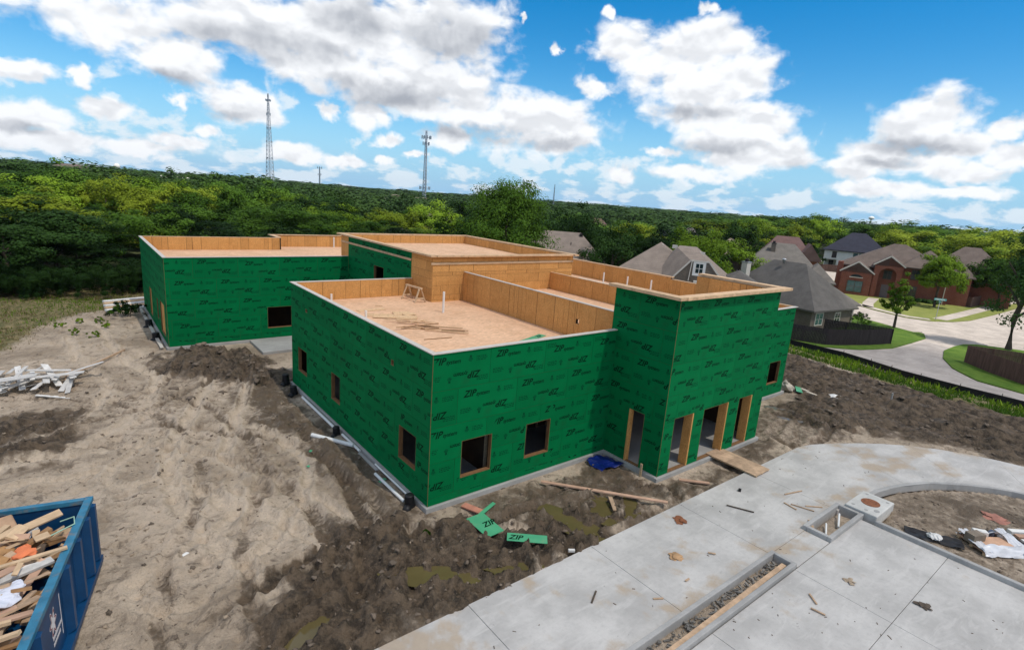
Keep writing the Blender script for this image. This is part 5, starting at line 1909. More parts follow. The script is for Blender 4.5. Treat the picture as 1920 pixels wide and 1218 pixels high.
MT['rf_grey'] = shingle('grey_shingles', (.135, .125, .115))
MT['rf_tan'] = shingle('tan_shingles', (.29, .235, .195))
MT['rf_brown'] = shingle('brown_shingles', (.125, .10, .088))
MT['rf_navy'] = shingle('navy_shingles', (.032, .034, .05))
MT['rf_maroon'] = shingle('maroon_shingles', (.135, .085, .08))
MT['redbrick'] = brick('red_brick', (.24, .075, .045), (.18, .06, .04), (.22, .16, .13))
MT['tanbrick'] = brick('grey_brown_brick', (.17, .135, .11), (.12, .10, .085), (.2, .18, .16))
MT['stonew'] = brick('rough_stone', (.20, .165, .13), (.13, .115, .10), (.1, .09, .08), .7)
MT['stucco'] = plain('white_stucco', (.68, .68, .66), .85, .06, 1.0)
MT['trim'] = plain('pale_trim', (.60, .56, .50), .7, .06, 1.0)
MT['glass'] = plain('window_glass', (.02, .03, .035), .12, .2, 2.0, spec=.7)
MT['glass2'] = plain('teal_glass', (.06, .13, .14), .12, .2, 2.0, spec=.7)
MT['metal'] = plain('vent_metal', (.45, .46, .48), .4, .1, 2.0, metal=.6)


def hip(parent, x0, y0, x1, y1, ze, zr, mat, ov=.45, ridge=None, name='roof', gable=False):
    """hipped (or gabled along local y) roof with a fascia"""
    X0, Y0, X1, Y1 = x0 - ov, y0 - ov, x1 + ov, y1 + ov
    w, d = X1 - X0, Y1 - Y0
    if gable:
        a, b = ((X0 + X1) / 2, Y0), ((X0 + X1) / 2, Y1)
    elif w >= d:
        i = d / 2 if ridge is None else (w - ridge) / 2
        a, b = (X0 + i, (Y0 + Y1) / 2), (X1 - i, (Y0 + Y1) / 2)
    else:
        i = w / 2 if ridge is None else (d - ridge) / 2
        a, b = ((X0 + X1) / 2, Y0 + i), ((X0 + X1) / 2, Y1 - i)
    f = .2
    vs = [(X0, Y0, ze - f), (X1, Y0, ze - f), (X1, Y1, ze - f), (X0, Y1, ze - f), (X0, Y0, ze), (X1, Y0, ze), (X1, Y1, ze), (X0, Y1, ze), a + (zr,), b + (zr,)]
    fs = [(3, 2, 1, 0), (0, 1, 5, 4), (1, 2, 6, 5), (2, 3, 7, 6), (3, 0, 4, 7)]
    if w >= d and not gable:
        fs += [(4, 5, 9, 8), (5, 6, 9), (6, 7, 8, 9), (7, 4, 8)]
    else:
        fs += [(4, 5, 8), (5, 6, 9, 8), (6, 7, 9), (7, 4, 8, 9)]
    return MB().add(vs, fs).build(name, mat, parent)


def body(parent, x0, y0, x1, y1, z0, z1, mat, name='wall'):
    return MB().box(x0, y0, z0, x1, y1, z1).build(name, mat, parent)


def gable_end(parent, x0, x1, y, z, zr, mat, th=.12, clip=0.0):
    """triangular wall under a gable; clip cuts the peak"""
    c = (x0 + x1) / 2
    if clip:
        k = (zr - clip - z) / (zr - z)
        half = (x1 - x0) / 2 * (1 - k)
        poly = [(x0, z), (x1, z), (c + half, zr - clip), (c - half, zr - clip)]
    else:
        poly = [(x0, z), (x1, z), (c, zr)]
    n = len(poly)
    vs = [(p, y, q) for p, q in poly] + [(p, y + th, q) for p, q in poly]
    return MB().add(vs, [tuple(range(n)), tuple(range(2 * n - 1, n - 1, -1))] + [((i + 1) % n, i, n + i, n + (i + 1) % n) for i in range(n)]).build('gable_wall', mat, parent)


def window(parent, x, y, z, w, h, glass='glass', frame='trim', side=0, mull=True, e=.10):
    """a framed window; side 0 faces -y, 1 faces -x, 2 faces +x"""
    rz = (0, LEFT, -LEFT)[side]
    mb = MB()
    mb.box(-w / 2 - e, -.06, -e, w / 2 + e, 0, 0)
    mb.box(-w / 2 - e, -.06, h, w / 2 + e, 0, h + e)
    mb.box(-w / 2 - e, -.058, 0, -w / 2, 0, h)
    mb.box(w / 2, -.058, 0, w / 2 + e, 0, h)
    f = mb.build('window', MT[frame], parent, (x, y, z), rz)
    MB().box(-w / 2, -.02, 0, w / 2, .0, h).build('pane', MT[glass], f)
    if mull:
        MB().box(-.03, -.045, 0, .03, -.021, h).build('mullion', MT[frame], f)
        MB().box(-w / 2, -.043, h / 2 - .025, -.03, -.022, h / 2 + .025).build('mullion', MT[frame], f)
        MB().box(.03, -.043, h / 2 - .025, w / 2, -.022, h / 2 + .025).build('mullion', MT[frame], f)
    return f


def turbine(parent, x, y, z, r=.28):
    v = MB().tube([(0, 0, -.3), (0, 0, .05), (0, 0, .12), (0, 0, .26), (0, 0, .34)], [r * .6, r * .6, r, r * .9, r * .25], 12).build('roof_vent', MT['metal'], parent, (x, y, z), smooth=True)


def stack(parent, x, y, z, h=.6, r=.05):
    MB().tube([(0, 0, -.4), (0, 0, h)], r, 8).build('vent_stack', MT['fencedark'], parent, (x, y, z))


def chimney(parent, x, y, z0, z1, w, mat, cap_mat):
    c = MB().box(x - w / 2, y - w / 2, z0, x + w / 2, y + w / 2, z1).build('chimney', mat, parent)
    MB().box(x - w / 2 - .06, y - w / 2 - .06, z1, x + w / 2 + .06, y + w / 2 + .06, z1 + .10).build('chimney_cap', cap_mat, c)
    MB().tube([(x, y, z1 + .1), (x, y, z1 + .45)], w * .28, 10).build('flue', MT['fencedark'], c)


# grey house right of the tower
t = thing('grey_roofed_house', 'low brown brick house with big grey hip roof right of the tower', 'house', (60.7, 13.9, -3.2), R_(-7))
body(t, .5, .5, 9.5, 14, 0, 2.65, MT['tanbrick'])
rf = hip(t, .5, .5, 9.5, 14, 2.7, 7.7, MT['rf_grey'], .55, 4.6)
body(t, 8.0, 2.2, 13.6, 8.0, 0, 2.55, MT['tanbrick'])
hip(t, 8.0, 2.2, 13.6, 8.0, 2.6, 5.2, MT['rf_grey'], .5)
turbine(rf, 4.2, 7.6, 7.75)
turbine(rf, 6.6, 6.0, 6.6)
for x, y, z in ((6.9, 3.4, 5.2), (4.8, 2.0, 4.4), (8.3, 2.2, 4.0)):
    stack(rf, x, y, z, .35)
chimney(t, 1.2, 11.0, 3.0, 7.1, .85, MT['trim'], MT['metal'])
window(t, 2.2, .5, .8, 1.5, 1.4, 'glass2')
window(t, 6.3, .5, .8, 1.1, 1.3)
window(t, 11.8, 2.2, .7, 1.1, 1.4)
MB().box(13.0, 2.0, 0, 13.12, 2.12, 2.5).build('porch_post', MT['trim'], t)

# tan house with stone gable behind the right wing
t = thing('tan_roofed_house', 'house with tan hip roof and stone gable holding one white window', 'house', (43.9, 19.4, tz(43.9, 19.4)), R_(-57.5))
zb = tz(43.9, 19.4)
rz_ = 6.1 - zb
ze_ = 2.3 - zb
body(t, -9.6, .8, 3.0, 12, 0, ze_ - .1, MT['tanbrick'])
rf = hip(t, -9.6, .8, 0.2, 11.5, ze_, rz_ + .15, MT['rf_tan'], .5, 1.4)


def hull(name, pts, mat, parent):
    bm = bmesh.new()
    for p in pts:
        bm.verts.new(p)
    r = bmesh.ops.convex_hull(bm, input=bm.verts[:])
    bmesh.ops.delete(bm, geom=list({e for e in r['geom_interior'] if isinstance(e, bmesh.types.BMVert)}), context='VERTS')
    me = bpy.data.meshes.new(name)
    bm.to_mesh(me)
    bm.free()
    me.materials.append(mat)
    return link(name, me, parent)


# gable wing with a clipped peak
gz, gr = 3.05 - zb, 6.0 - zb
body(t, -2.5, -.44, 2.4, 6, 0, gz - .01, MT['stonew'])
gable_end(t, -2.5, 2.4, -.45, gz, gr, MT['stonew'], .14, 1.0)
cz = gr - 1.0
wt_ = 2.5 * (1.0 / (gr - gz)) + .1
hull('roof', [(-2.85, -.25, gz - .2), (2.75, -.25, gz - .2), (-wt_, -.25, cz), (wt_, -.25, cz), (-2.6, 3.0, gr + .02), (-.6, 3.0, gr + .02), (-2.6, 7.5, gr), (-.6, 7.5, gr), (3.6, 8.5, gz - .2), (-5.6, 8.5, gz - .2),
              (-4.6, 2.0, gz - .2), (3.4, 2.0, gz - .2)], MT['rf_tan'], t)
for s in (-1, 1):
    MB().bar((s * 2.75, -.5, gz - .2), (s * wt_, -.5, cz), .06, .16).build('bargeboard', MT['trim'], t)
MB().bar((-wt_ - .05, -.5, cz), (wt_ + .05, -.5, cz), .06, .16).build('bargeboard', MT['trim'], t)
window(t, 0.0, -.455, 3.75 - zb, .72, .98, 'glass', 'stucco', e=.28)
MB().bar((-.95, -.52, gz - .2), (-.80, -.52, cz - .05), .09, .09).build('downspout', MT['trim'], t)
MB().box(-.4, -1.0, gz - .35, .8, -.2, gz - .1).build('entry_hood', MT['trim'], t)
hip(t, 2.0, .6, 6.5, 6.5, 2.5 - zb, 4.1 - zb, MT['rf_grey'], .4)
body(t, 2.0, .6, 6.5, 6.5, 0, 2.45 - zb, MT['tanbrick'])
for x, y, z in ((-4.6, 5.6, rz_ - .1), (-3.0, 5.2, rz_ - .1), (.1, 2.6, gr - .35)):
    o = MB().box(x - .28, y - .2, z - .25, x + .28, y + .2, z + .12).build('box_vent', MT['trim'], rf)
stack(rf, -2.6, 4.3, 5.3 - zb, .7)
stack(rf, -.9, 1.5, 3.6 - zb, .6)
turbine(rf, -6.8, 2.3, 3.3 - zb, .2)

# tan house further left with pale chimney
t = thing('tan_hip_house', 'house with plain tan hip roof and pale chimney right of the big tree', 'house', (43.6, 40.2, tz(43.6, 40.2)), R_(-42.5))
zb = tz(43.6, 40.2)
body(t, -8, -5.5, 7.0, 6, 0, .9 - zb, MT['tanbrick'])
rf = hip(t, -8, -5.5, 7.0, 6, 1.0 - zb, 6.2 - zb, MT['rf_tan'], .5, 5.5)
chimney(t, 5.0, -2.0, 1.5 - zb, 4.6 - zb, .9, MT['stucco'], MT['fencedark'])
stack(rf, 1.0, -1.6, 4.4 - zb, .6)
stack(rf, 3.6, -3.2, 3.0 - zb, .5)
lp = MB().box(2.1, -.4, 5.75 - zb, 2.5, 0, 6.15 - zb).build('box_vent', MT['fencedark'], rf)

# red brick two-storey house on the corner
t = thing('red_brick_house', 'two storey red brick house with arched entrance on the street corner', 'house', (110.5, 20.5, -3.2), R_(-72))
B = MT['redbrick']
body(t, -9.6, 3.0, 8.0, 13, 0, 5.35, B)
hip(t, -9.6, 3.0, 8.0, 13, 5.4, 9.9, MT['rf_brown'], .5, 2.0)
body(t, .2, .8, 7.6, 6.0, 0, 6.1, B)
hip(t, .2, .8, 7.6, 8.0, 6.15, 9.3, MT['rf_brown'], .5)
# living room gable
body(t, -9.2, -1.6, -4.2, 5, 0, 4.3, B)
gable_end(t, -9.2, -4.2, -1.6, 4.3, 6.0, B)
hip(t, -9.2, -1.3, -4.2, 6.0, 4.45, 6.35, MT['rf_brown'], .3, gable=True)
for s in (-1, 1):
    MB().bar((-6.7 + s * 2.85, -1.65, 4.3), (-6.7, -1.65, 6.3), .1, .2).build('bargeboard', MT['trim'], t)
window(t, -6.7, -1.62, .7, 2.4, 2.0, 'glass2', 'fencebrown')
n = 12
MB().add([(0, 0, 0)] + [(.95 * math.cos(math.pi * k / n), 0, .5 * math.sin(math.pi * k / n)) for k in range(n + 1)], [(0, k + 2, k + 1) for k in range(n)]).build('arched_window', MT['glass'], t, (-6.7, -1.63, 3.45))
MB().box(-7.8, -1.72, 3.33, -5.6, -1.6, 3.43).build('sill', MT['trim'], t)
# arched entry bay: brick with a real opening
arch = []
R0, zc = 1.35, 4.3
for k in range(n + 1):
    a = math.pi * k / n
    arch.append((R0 * math.cos(a), zc + R0 * math.sin(a)))
ox0, ox1, zt = -2.2, 2.2, 6.2
left = [(ox0, 0), (-R0, 0)] + [p for p in arch[::-1]][:n // 2 + 1] + [(0, 7.5), (ox0, zt)]
right = [(-p[0], p[1]) for p in left][::-1]
for poly in (left, right):
    m = len(poly)
    vs = [(p, 0, q) for p, q in poly] + [(p, 1.4, q) for p, q in poly]
    MB().add(vs, [tuple(range(m)), tuple(range(2 * m - 1, m - 1, -1))] + [((i + 1) % m, i, m + i, m + (i + 1) % m) for i in range(m)]).build('entry_arch', B, t, (-1.9, -1.2, 0))
hip(t, -4.1, -.9, .3, 6, 6.25, 7.95, MT['rf_brown'], .3, gable=True)
for s in (-1, 1):
    MB().bar((-1.9 + s * 2.5, -1.25, 6.05), (-1.9, -1.25, 7.85), .1, .2).build('bargeboard', MT['trim'], t)
body(t, -4.0, .4, .1, 3.2, 0, 6.0, B, 'entry_wall')
MB().box(-2.5, .3, .1, -1.3, .38, 2.5).build('door', plain('grey_door', (.16, .13, .13), .6, .1), t)
window(t, -1.9, .38, 3.6, 1.2, 1.5, frame='fencebrown')
window(t, 2.3, .78, 4.0, 1.2, 1.7, frame='fencebrown')
window(t, 2.3, .78, .9, 1.2, 1.8, frame='fencebrown')
MB().box(6.95, .68, 0, 7.07, .8, 6.0).build('downspout', MT['trim'], t)
body(t, 7.6, 2.6, 10.6, 9, 0, 5.2, B)
hip(t, 7.6, 2.6, 10.6, 9, 5.25, 7.6, MT['rf_brown'], .5)
body(t, -10.2, 1.4, -9.3, 2.6, 0, 5.9, B, 'chimney')
for k in range(7):
    me = lump_mesh(.55, 90 + k, .8, 2, .4)
    me.materials.append(leaf_mat('hedge_leaf', (.012, .03, .008), (.03, .06, .015)) if k == 0 else bpy.data.materials['hedge_leaf'])
    o = link('foundation_shrub', me, None, (113.5 - .0 * k, 18.8, -3.1))
    v = Matrix.Rotation(R_(-72), 3, 'Z') @ Vector((1.0 + k * .85, .2 - .25 * (k % 2), .45))
    o.location = Vector((110.5, 20.5, -3.2)) + v
    tag(o, 'low dark shrub under the windows of the brick house', 'shrub', 'shrubs along the brick house')

# brown hip roof right behind it
t = thing('brown_hip_house', 'house with broad brown hip roof behind the corner trees', 'house', (127, 14.5, -3.2), R_(-78))
body(t, -7, -5, 7, 8, 0, 4.6, MT['redbrick'])
rf = hip(t, -7, -5, 7, 8, 4.7, 10.3, MT['rf_brown'], .5, 2.5)
window(t, -3, -5, 1, 1.4, 1.6)

# white house with the dark roof
t = thing('white_house', 'white two storey house with dark navy hip roof in the distance', 'house', (166, 49, -3.3), R_(-71))
S = MT['stucco']
body(t, -7.2, 0, 8, 12, 2.7, 5.4, S)
body(t, -3.8, .02, 8, 12, 0, 2.7, S, 'lower_wall')
body(t, -6.9, 3.0, -3.8, 12, 0, 2.7, S, 'lower_wall')
hip(t, -7.2, 0, 8, 12, 5.45, 10.6, MT['rf_navy'], .6, 3.5)
window(t, -4.6, 0, 3.3, 1.0, 1.6, 'glass', 'fencedark')
for x in (.6, 2.0, 3.4):
    window(t, x, -.01, 2.4, 1.1, 2.6, 'glass2', mull=False)
window(t, -2.2 + 2.2, -.01, .2, 1.2, 1.9)
window(t, -5.2, 3.0, .3, 1.0, 1.9, 'glass', 'fencedark')
MB().box(-6.9, .1, 0, -6.7, .3, 2.7).build('porch_post', S, t)
t = thing('patio_umbrella', 'small white patio umbrella left of the white house', 'umbrella', (158, 55.5, -3.2))
MB().tube([(0, 0, 0), (0, 0, 2.5)], .05, 8).build('pole', MT['metal'], t)
MB().add([(1.7 * math.cos(k * .7854), 1.7 * math.sin(k * .7854), 2.15) for k in range(8)] + [(0, 0, 2.7)], [(k, (k + 1) % 8, 8) for k in range(8)]).build('canopy', MT['paper'], t)


def simple_house(name, label, loc, rz, w, d, he, hr, roof, wallm, ridge=None, extra=True):
    t = thing(name, label, 'house', (loc[0], loc[1], loc[2]), rz)
    body(t, -w / 2, 0, w / 2, d, 0, he, wallm)
    rf = hip(t, -w / 2, 0, w / 2, d, he + .05, hr, roof, .5, ridge)
    if extra:
        window(t, -w * .22, 0, .9, 1.3, 1.4)
        window(t, w * .25, 0, .9, 1.3, 1.4)
        stack(rf, w * .1, d * .3, he + (hr - he) * .5, .4)
    return t, rf


t, rf = simple_house('maroon_roofed_house', 'house with maroon shingle roof among trees left of the white house', (126, 49, -3.3), R_(-62), 13, 12, 3.2, 9.0, MT['rf_maroon'], MT['redbrick'], 5)
hip(t, 2.5, -2.5, 7.0, 6, 4.2, 7.8, MT['rf_maroon'], .4, gable=True)
body(t, 2.5, -2.4, 7.0, 6, 0, 4.1, MT['redbrick'])
turbine(rf, -1.5, 3.2, 6.6)
turbine(rf, .5, 2.6, 6.2)
t, rf = simple_house('grey_hip_house', 'house with grey hip roof and side wing behind the nearer grey house', (90.5, 33.2, -3.2), R_(-64), 11, 11, 4.6, 8.7, MT['rf_grey'], MT['tanbrick'], 4)
hip(t, 3.5, -3.5, 8.5, 5, 3.2, 6.0, MT['rf_grey'], .4)
body(t, 3.5, -3.5, 8.5, 5, 0, 3.1, MT['tanbrick'])
chimney(t, -1.5, 3.5, 6, 8.6, .8, MT['tanbrick'], MT['fencedark'])
simple_house('slate_roofed_house', 'grey roofed house half hidden by trees behind the tan roof', (82.2, 47, -3.4), R_(-58), 11, 10, 4.0, 10.3, MT['rf_grey'], MT['tanbrick'], 1.0)
simple_house('dark_red_roofed_house', 'far dark red roofed house right of the big tree', (113, 103, -4), R_(-48), 17, 12, 5.0, 9.9, MT['rf_maroon'], MT['trim'], 8)
simple_house('navy_roofed_house', 'far house with dark blue roof between the tree crowns', (116, 76, -3.6), R_(-55), 14, 11, 4.5, 9.4, MT['rf_navy'], MT['tanbrick'], 2)
t, rf = simple_house('grey_gabled_house', 'grey roofed house among trees left of the big tree', (57, 98, tz(57, 98)), R_(-35), 13, 10, 3.2, 5.1 - tz(57, 98), MT['rf_tan'], MT['trim'], 4)
hip(t, 1.5, -2, 6.0, 6, 4, 5.6 - tz(57, 98), MT['rf_tan'], .3, gable=True)
body(t, 1.5, -1.9, 6.0, 6, 0, 3.9, MT['trim'])
simple_house('pale_low_house', 'pale low house glimpsed through the trees behind the tall block', (41, 84, tz(41, 84)), R_(-30), 8, 6, 5.5, 6.6, MT['rf_tan'], MT['trim'], 3)
simple_house('tan_far_house', 'tan roof peeping over the trees behind the dark round tree', (98, 47, -3.3), R_(-60), 9, 8, 4.5, 8.6, MT['rf_tan'], MT['tanbrick'], 1)


# cars parked by the far drive
def car(label, loc, rz, col):
    t = thing('parked_car', label, 'car', loc, rz, 'cars parked by the far drive')
    pm = plain('car_paint', col, .3, .03, 1, spec=.6)
    prof = [(-2.2, .45), (-2.2, .95), (-1.5, 1.05), (-.9, 1.5), (.7, 1.52), (1.35, 1.05), (2.1, .9), (2.25, .5)]
    n = len(prof)
    vs = [(x, -.85, z) for x, z in prof] + [(x, .85, z) for x, z in prof]
    o = MB().add(vs, [tuple(range(n))[::-1], tuple(range(n, 2 * n))] + [(i, (i + 1) % n, n + (i + 1) % n, n + i) for i in range(n)]).build('body', pm, t)
    bv = o.modifiers.new('bevel', 'BEVEL')
    bv.width = .08
    bv.segments = 2
    for s in (-1, 1):
        MB().add([(-1.35, s * .87, 1.06), (1.2, s * .87, 1.06), (.65, s * .87, 1.44), (-.85, s * .87, 1.42)], [(0, 1, 2, 3)[::s]]).build('side_glass', MT['glass'], t)
        for x in (-1.35, 1.4):
            w = MB().tube([(x, s * .72, .33), (x, s * .9, .33)], .33, 14).build('wheel', MT['black'], t)
            MB().tube([(x, s * .9, .33), (x, s * .915, .33)], .19, 10).build('rim', MT['metal'], w)
        MB().box(2.16, s * .62 - .16, .7, 2.27, s * .62 + .16, .85).build('headlight', MT['paper'], t)
    MB().add([(.74, -.72, 1.47), (1.32, -.76, 1.08), (1.32, .76, 1.08), (.74, .72, 1.47)], [(0, 1, 2, 3)]).build('windscreen', MT['glass'], t)
    return t


car('white car parked at the far drive beside the grey roof', (139, 47.2, -3.04), R_(60), (.7, .7, .7))
car('white car half hidden by the brick house corner', (151, 44.4, -3.04), R_(30), (.72, .72, .72))

# street sign
t = thing('street_sign', 'green street name sign on a thin post at the corner lawn', 'street sign', (91.6, 9.3, -3.08), R_(-60))
MB().tube([(0, 0, 0), (0, 0, 2.9)], .045, 8).build('post', MT['metal'], t)
gm = plain('sign_teal', (.10, .36, .34), .4, .05)
MB().box(-.75, -.02, 2.95, .75, .02, 3.25).build('name_blade', gm, t)
MB().box(-.02, -.4, 2.62, .02, .4, 2.9).build('cross_blade', gm, t)
mb = MB()
for k in range(7):
    mb.box(-.6 + k * .17, -.026, 3.03, -.6 + k * .17 + .11, -.021, 3.17)
mb.build('name_print', MT['paper'], t)['kind'] = 'stuff'
# dark sign board standing at the right edge of the street lawn
t = thing('sign_board', 'dark sign board on posts at the right edge beside the street tree', 'sign', (80.5, -3.2, -3.1), R_(-80))
MB().box(-.8, -.03, .5, .8, .03, 1.3).build('board', plain('sign_dark', (.02, .035, .04), .4, .1), t)
for x in (-.7, .7):
    MB().box(x - .04, .03, 0, x + .04, .1, 1.35).build('post', MT['metal'], t)
mb = MB()
for k in range(5):
    mb.box(-.6 + k * .24, -.036, .85, -.6 + k * .24 + .16, -.031, 1.0)
mb.build('board_print', MT['paper'], t)['kind'] = 'stuff'
# grade stake on the mud
for l, x, y in (('thin survey stake in the mud right of the right wing', 26.2, 1.2), ('short capped stub standing in the mud at the right', 28.6, -4.2)):
    o = MB().tube([(0, 0, 0), (0, 0, .75)], .05 if 'stub' in l else .025, 8).build('survey_stake', MT['kerb'] if 'stub' in l else MT['plank'], None, (x, y, gh(x, y)))
    tag(o, l, 'stake')

# ------------------------------------------------------------------ trees
def crown_arrays(seed, rx, rz_, clusters, leaves, leaf, lumpy=.35, cone=0.0, hollow=.35, top=1.0):
    """leaf quads grouped in clumps through an uneven crown"""
    g = np.random.default_rng(seed)
    d = g.normal(size=(clusters, 3))
    d /= np.linalg.norm(d, axis=1)[:, None]
    d[:, 2] = np.where(d[:, 2] < -.55, -d[:, 2], d[:, 2])
    r = (hollow + (1 - hollow) * g.random(clusters) ** .6)
    amp = 1 + lumpy * (g.random(clusters) - .5) * 2
    C = d * (r * amp)[:, None]
    if cone:
        C[:, :2] *= (1 - cone * np.clip((C[:, 2] + 1) / 2, 0, 1))[:, None]
    C = C * np.array([rx, rx, rz_])
    cr = g.uniform(.16, .32, clusters) * (rx + rz_) / 2
    cc = np.repeat(C, leaves, 0)
    crr = np.repeat(cr, leaves)
    o = g.normal(size=(len(cc), 3))
    o /= np.linalg.norm(o, axis=1)[:, None]
    o *= (g.random(len(cc)) ** .45 * crr)[:, None]
    o[:, 2] *= .72
    P = cc + o
    # leaf orientation: mostly facing outwards and up
    co_ = P / np.array([rx, rx, rz_])
    nrm = o / (np.linalg.norm(o, axis=1)[:, None] + 1e-6) + .9 * co_ + .45 * g.normal(size=o.shape) + np.array([0, 0, .45])
    nrm /= np.linalg.norm(nrm, axis=1)[:, None]
    a = np.cross(nrm, g.normal(size=nrm.shape))
    a /= np.linalg.norm(a, axis=1)[:, None] + 1e-9
    b = np.cross(nrm, a)
    s = leaf * g.uniform(.6, 1.3, len(P))[:, None]
    V = np.stack([P - a * s * .5, P + b * s * .32, P + a * s * .5, P - b * s * .32], 1).reshape(-1, 3)
    return V


def crown_mesh(name, V, mat):
    q = np.arange(len(V), dtype=np.int32).reshape(-1, 4)
    return mesh_np(name, V, q, [mat])


LM = {'mid': leaf_mat('leaves_mid', (.026, .072, .008), (.072, .140, .016)),
      'bright': leaf_mat('leaves_bright', (.060, .125, .008), (.130, .205, .016)),
      'dark': leaf_mat('leaves_dark', (.008, .026, .006), (.028, .062, .013)),
      'yellow': leaf_mat('leaves_yellow', (.085, .135, .008), (.165, .210, .018)),
      'far': leaf_mat('leaves_far_shaded', (.014, .042, .014), (.058, .105, .024), 0, .07),  # far woods: cloud shade put into the darker leaf colour
      'grey': leaf_mat('leaves_grey', (.065, .075, .05), (.13, .13, .09))}
MT['bark'] = plain('bark', (.075, .058, .045), .95, .3, 6, .3)

# crown shapes of unit size (radius 1, base of the crown at z=-0.9)
SH = {}
for k, (nm, cl, lv, lf, lump_, cone, hol) in enumerate((('round_a', 60, 190, .062, .30, 0, .5), ('round_b', 66, 170, .062, .45, .15, .5), ('round_c', 52, 210, .060, .55, 0, .45), ('tall', 60, 180, .060, .35, .5, .4), ('loose', 42, 190, .066, .6, .1, .5))):
    for mk in ('mid', 'bright', 'dark', 'yellow'):
        SH[nm, mk] = None
    SH[nm] = crown_arrays(100 + k, 1.0, .95, cl, lv, lf, lump_, cone, hol)
CM = {}


def crown_of(shape, mk):
    if (shape, mk) not in CM:
        CM[shape, mk] = crown_mesh('crown', SH[shape], LM[mk])
    return CM[shape, mk]


def trunk_mesh(seed, limbs=5):
    q = random.Random(seed)
    mb = MB()
    bend = [(q.uniform(-.03, .03), q.uniform(-.03, .03)) for _ in range(4)]
    mb.tube([(0, 0, 0), (bend[0][0], bend[0][1], .3), (bend[1][0], bend[1][1], .55), (bend[2][0], bend[2][1], .9)], [.040, .030, .022, .006], 8)
    for k in range(limbs):
        a = k * 6.28 / limbs + q.uniform(-.4, .4)
        z = q.uniform(.32, .55)
        l = q.uniform(.22, .36)
        mb.tube([(0, 0, z), (math.cos(a) * l * .5, math.sin(a) * l * .5, z + l * .45), (math.cos(a) * l, math.sin(a) * l, z + l * .8)], [.016, .011, .004], 6)
    return mb.mesh('trunk', MT['bark'])


TR = [trunk_mesh(k) for k in range(4)]
TREE_N = 0


def tree(label, x, y, height, radius, shape, mk, group=None, z=None, crown_frac=.72, name='leafy_tree', rz=None):
    """tapered trunk with limbs, crown of leaf clumps"""
    global TREE_N
    TREE_N += 1
    q = random.Random(TREE_N * 17 + 3)
    z = tz(x, y) if z is None else z
    t = thing(name, label, 'tree', (x, y, z - .1), q.uniform(0, 6.28) if rz is None else rz, group)
    tr = link('trunk', TR[TREE_N % 4], t)
    s = height * .95
    tr.scale = (s * .8, s * .8, s)
    c = link('crown', crown_of(shape, mk), t, (0, 0, height - height * crown_frac / 2 + .1))
    c.scale = (radius, radius * q.uniform(.9, 1.1), height * crown_frac / 2 / .98)
    return t


# trees that stand out
def big_crown(seed, rx, rz_, cl, lv, leaf, mk, lumpy=.4, hollow=.35, cone=0.0):
    return crown_mesh('crown', crown_arrays(seed, rx, rz_, cl, lv, leaf, lumpy, cone, hollow), LM[mk])


def solo(label, x, y, z, height, rx, mk, seed, cl=70, lv=110, leaf=.3, lumpy=.4, frac=.75, name='leafy_tree', cone=0.0, hollow=.35, group=None):
    t = thing(name, label, 'tree', (x, y, z - .1), 0, group)
    tr = link('trunk', TR[seed % 4], t)
    tr.scale = (height * .75, height * .75, height * .95)
    link('crown', big_crown(seed, rx, height * frac / 2, cl, lv, leaf, mk, lumpy, hollow, cone), t, (0, 0, height * (1 - frac / 2)))
    return t


solo('tallest broad dark green tree rising above the horizon behind the tall block', 31.0, 36.6, tz(31, 36.6) - .3, 12.7, 4.9, 'mid', 3, 200, 200, .23, .16, .93, hollow=.3)
solo('lower leafy tree leaning on the left of the tallest tree', 27.0, 40.5, tz(27, 40.5), 7.2, 3.0, 'mid', 5, 60, 110, .25, .45, .85)
solo('small bright tree at the right foot of the tallest tree', 35.0, 36.0, tz(35, 36), 6.4, 1.9, 'mid', 6, 44, 90, .22, .45, .85)
solo('young slender tree on the lawn beside the dark fence', 76.5, 10.0, -3.1, 6.3, 1.75, 'bright', 7, 34, 80, .28, .55, .80, cone=.4, hollow=.5)
solo('round lit tree on the corner lawn before the brick house', 108.2, 13.8, -3.1, 9.0, 3.7, 'bright', 8, 110, 130, .32, .3, .78, hollow=.3)
solo('wide green tree beside the brown hip roof at the right', 122.5, 8.0, -3.1, 9.4, 5.0, 'mid', 9, 110, 120, .36, .3, .85, hollow=.3)
solo('large dark street tree at the right edge of the picture', 77.2, -1.6, -3.1, 13.0, 3.7, 'dark', 10, 90, 120, .30, .5, .82, hollow=.45, cone=.35)
solo('bright green tree between the tan gable and the grey roof', 55.5, 28.3, tz(55.5, 28.3), 11.2, 3.9, 'bright', 11, 90, 120, .28, .45, .8)
solo('dark round tree standing above the roofs left of the grey hip house', 95.5, 43.5, -3.2, 11.2, 3.6, 'dark', 12, 70, 90, .34, .3, .8)
solo('dark leafy tree behind the tan gable house, right one', 61.5, 34.5, tz(61.5, 34.5), 11.6, 4.4, 'dark', 13, 70, 100, .32, .4, .85)
solo('dark leafy tree behind the tan gable house, middle one', 57.0, 41.0, tz(57, 41), 10.6, 4.6, 'mid', 14, 70, 100, .32, .4, .85)
solo('dense dark tree left behind the tan gable house', 50.0, 44.0, tz(50, 44), 12.2, 5.2, 'dark', 15, 80, 100, .32, .4, .9)
solo('dense dark tree between the two tan roofs', 45.5, 33.0, tz(45.5, 33), 9.0, 3.8, 'dark', 16, 70, 100, .3, .4, .9)
solo('yellow-green tree behind the plain tan roof', 51.0, 50.5, tz(51, 50.5), 8.2, 3.0, 'yellow', 17, 50, 90, .3, .4, .85)
solo('dark evergreen mass left of the white house', 147.5, 53.5, -3.3, 8.4, 3.6, 'dark', 18, 70, 80, .4, .35, .95)
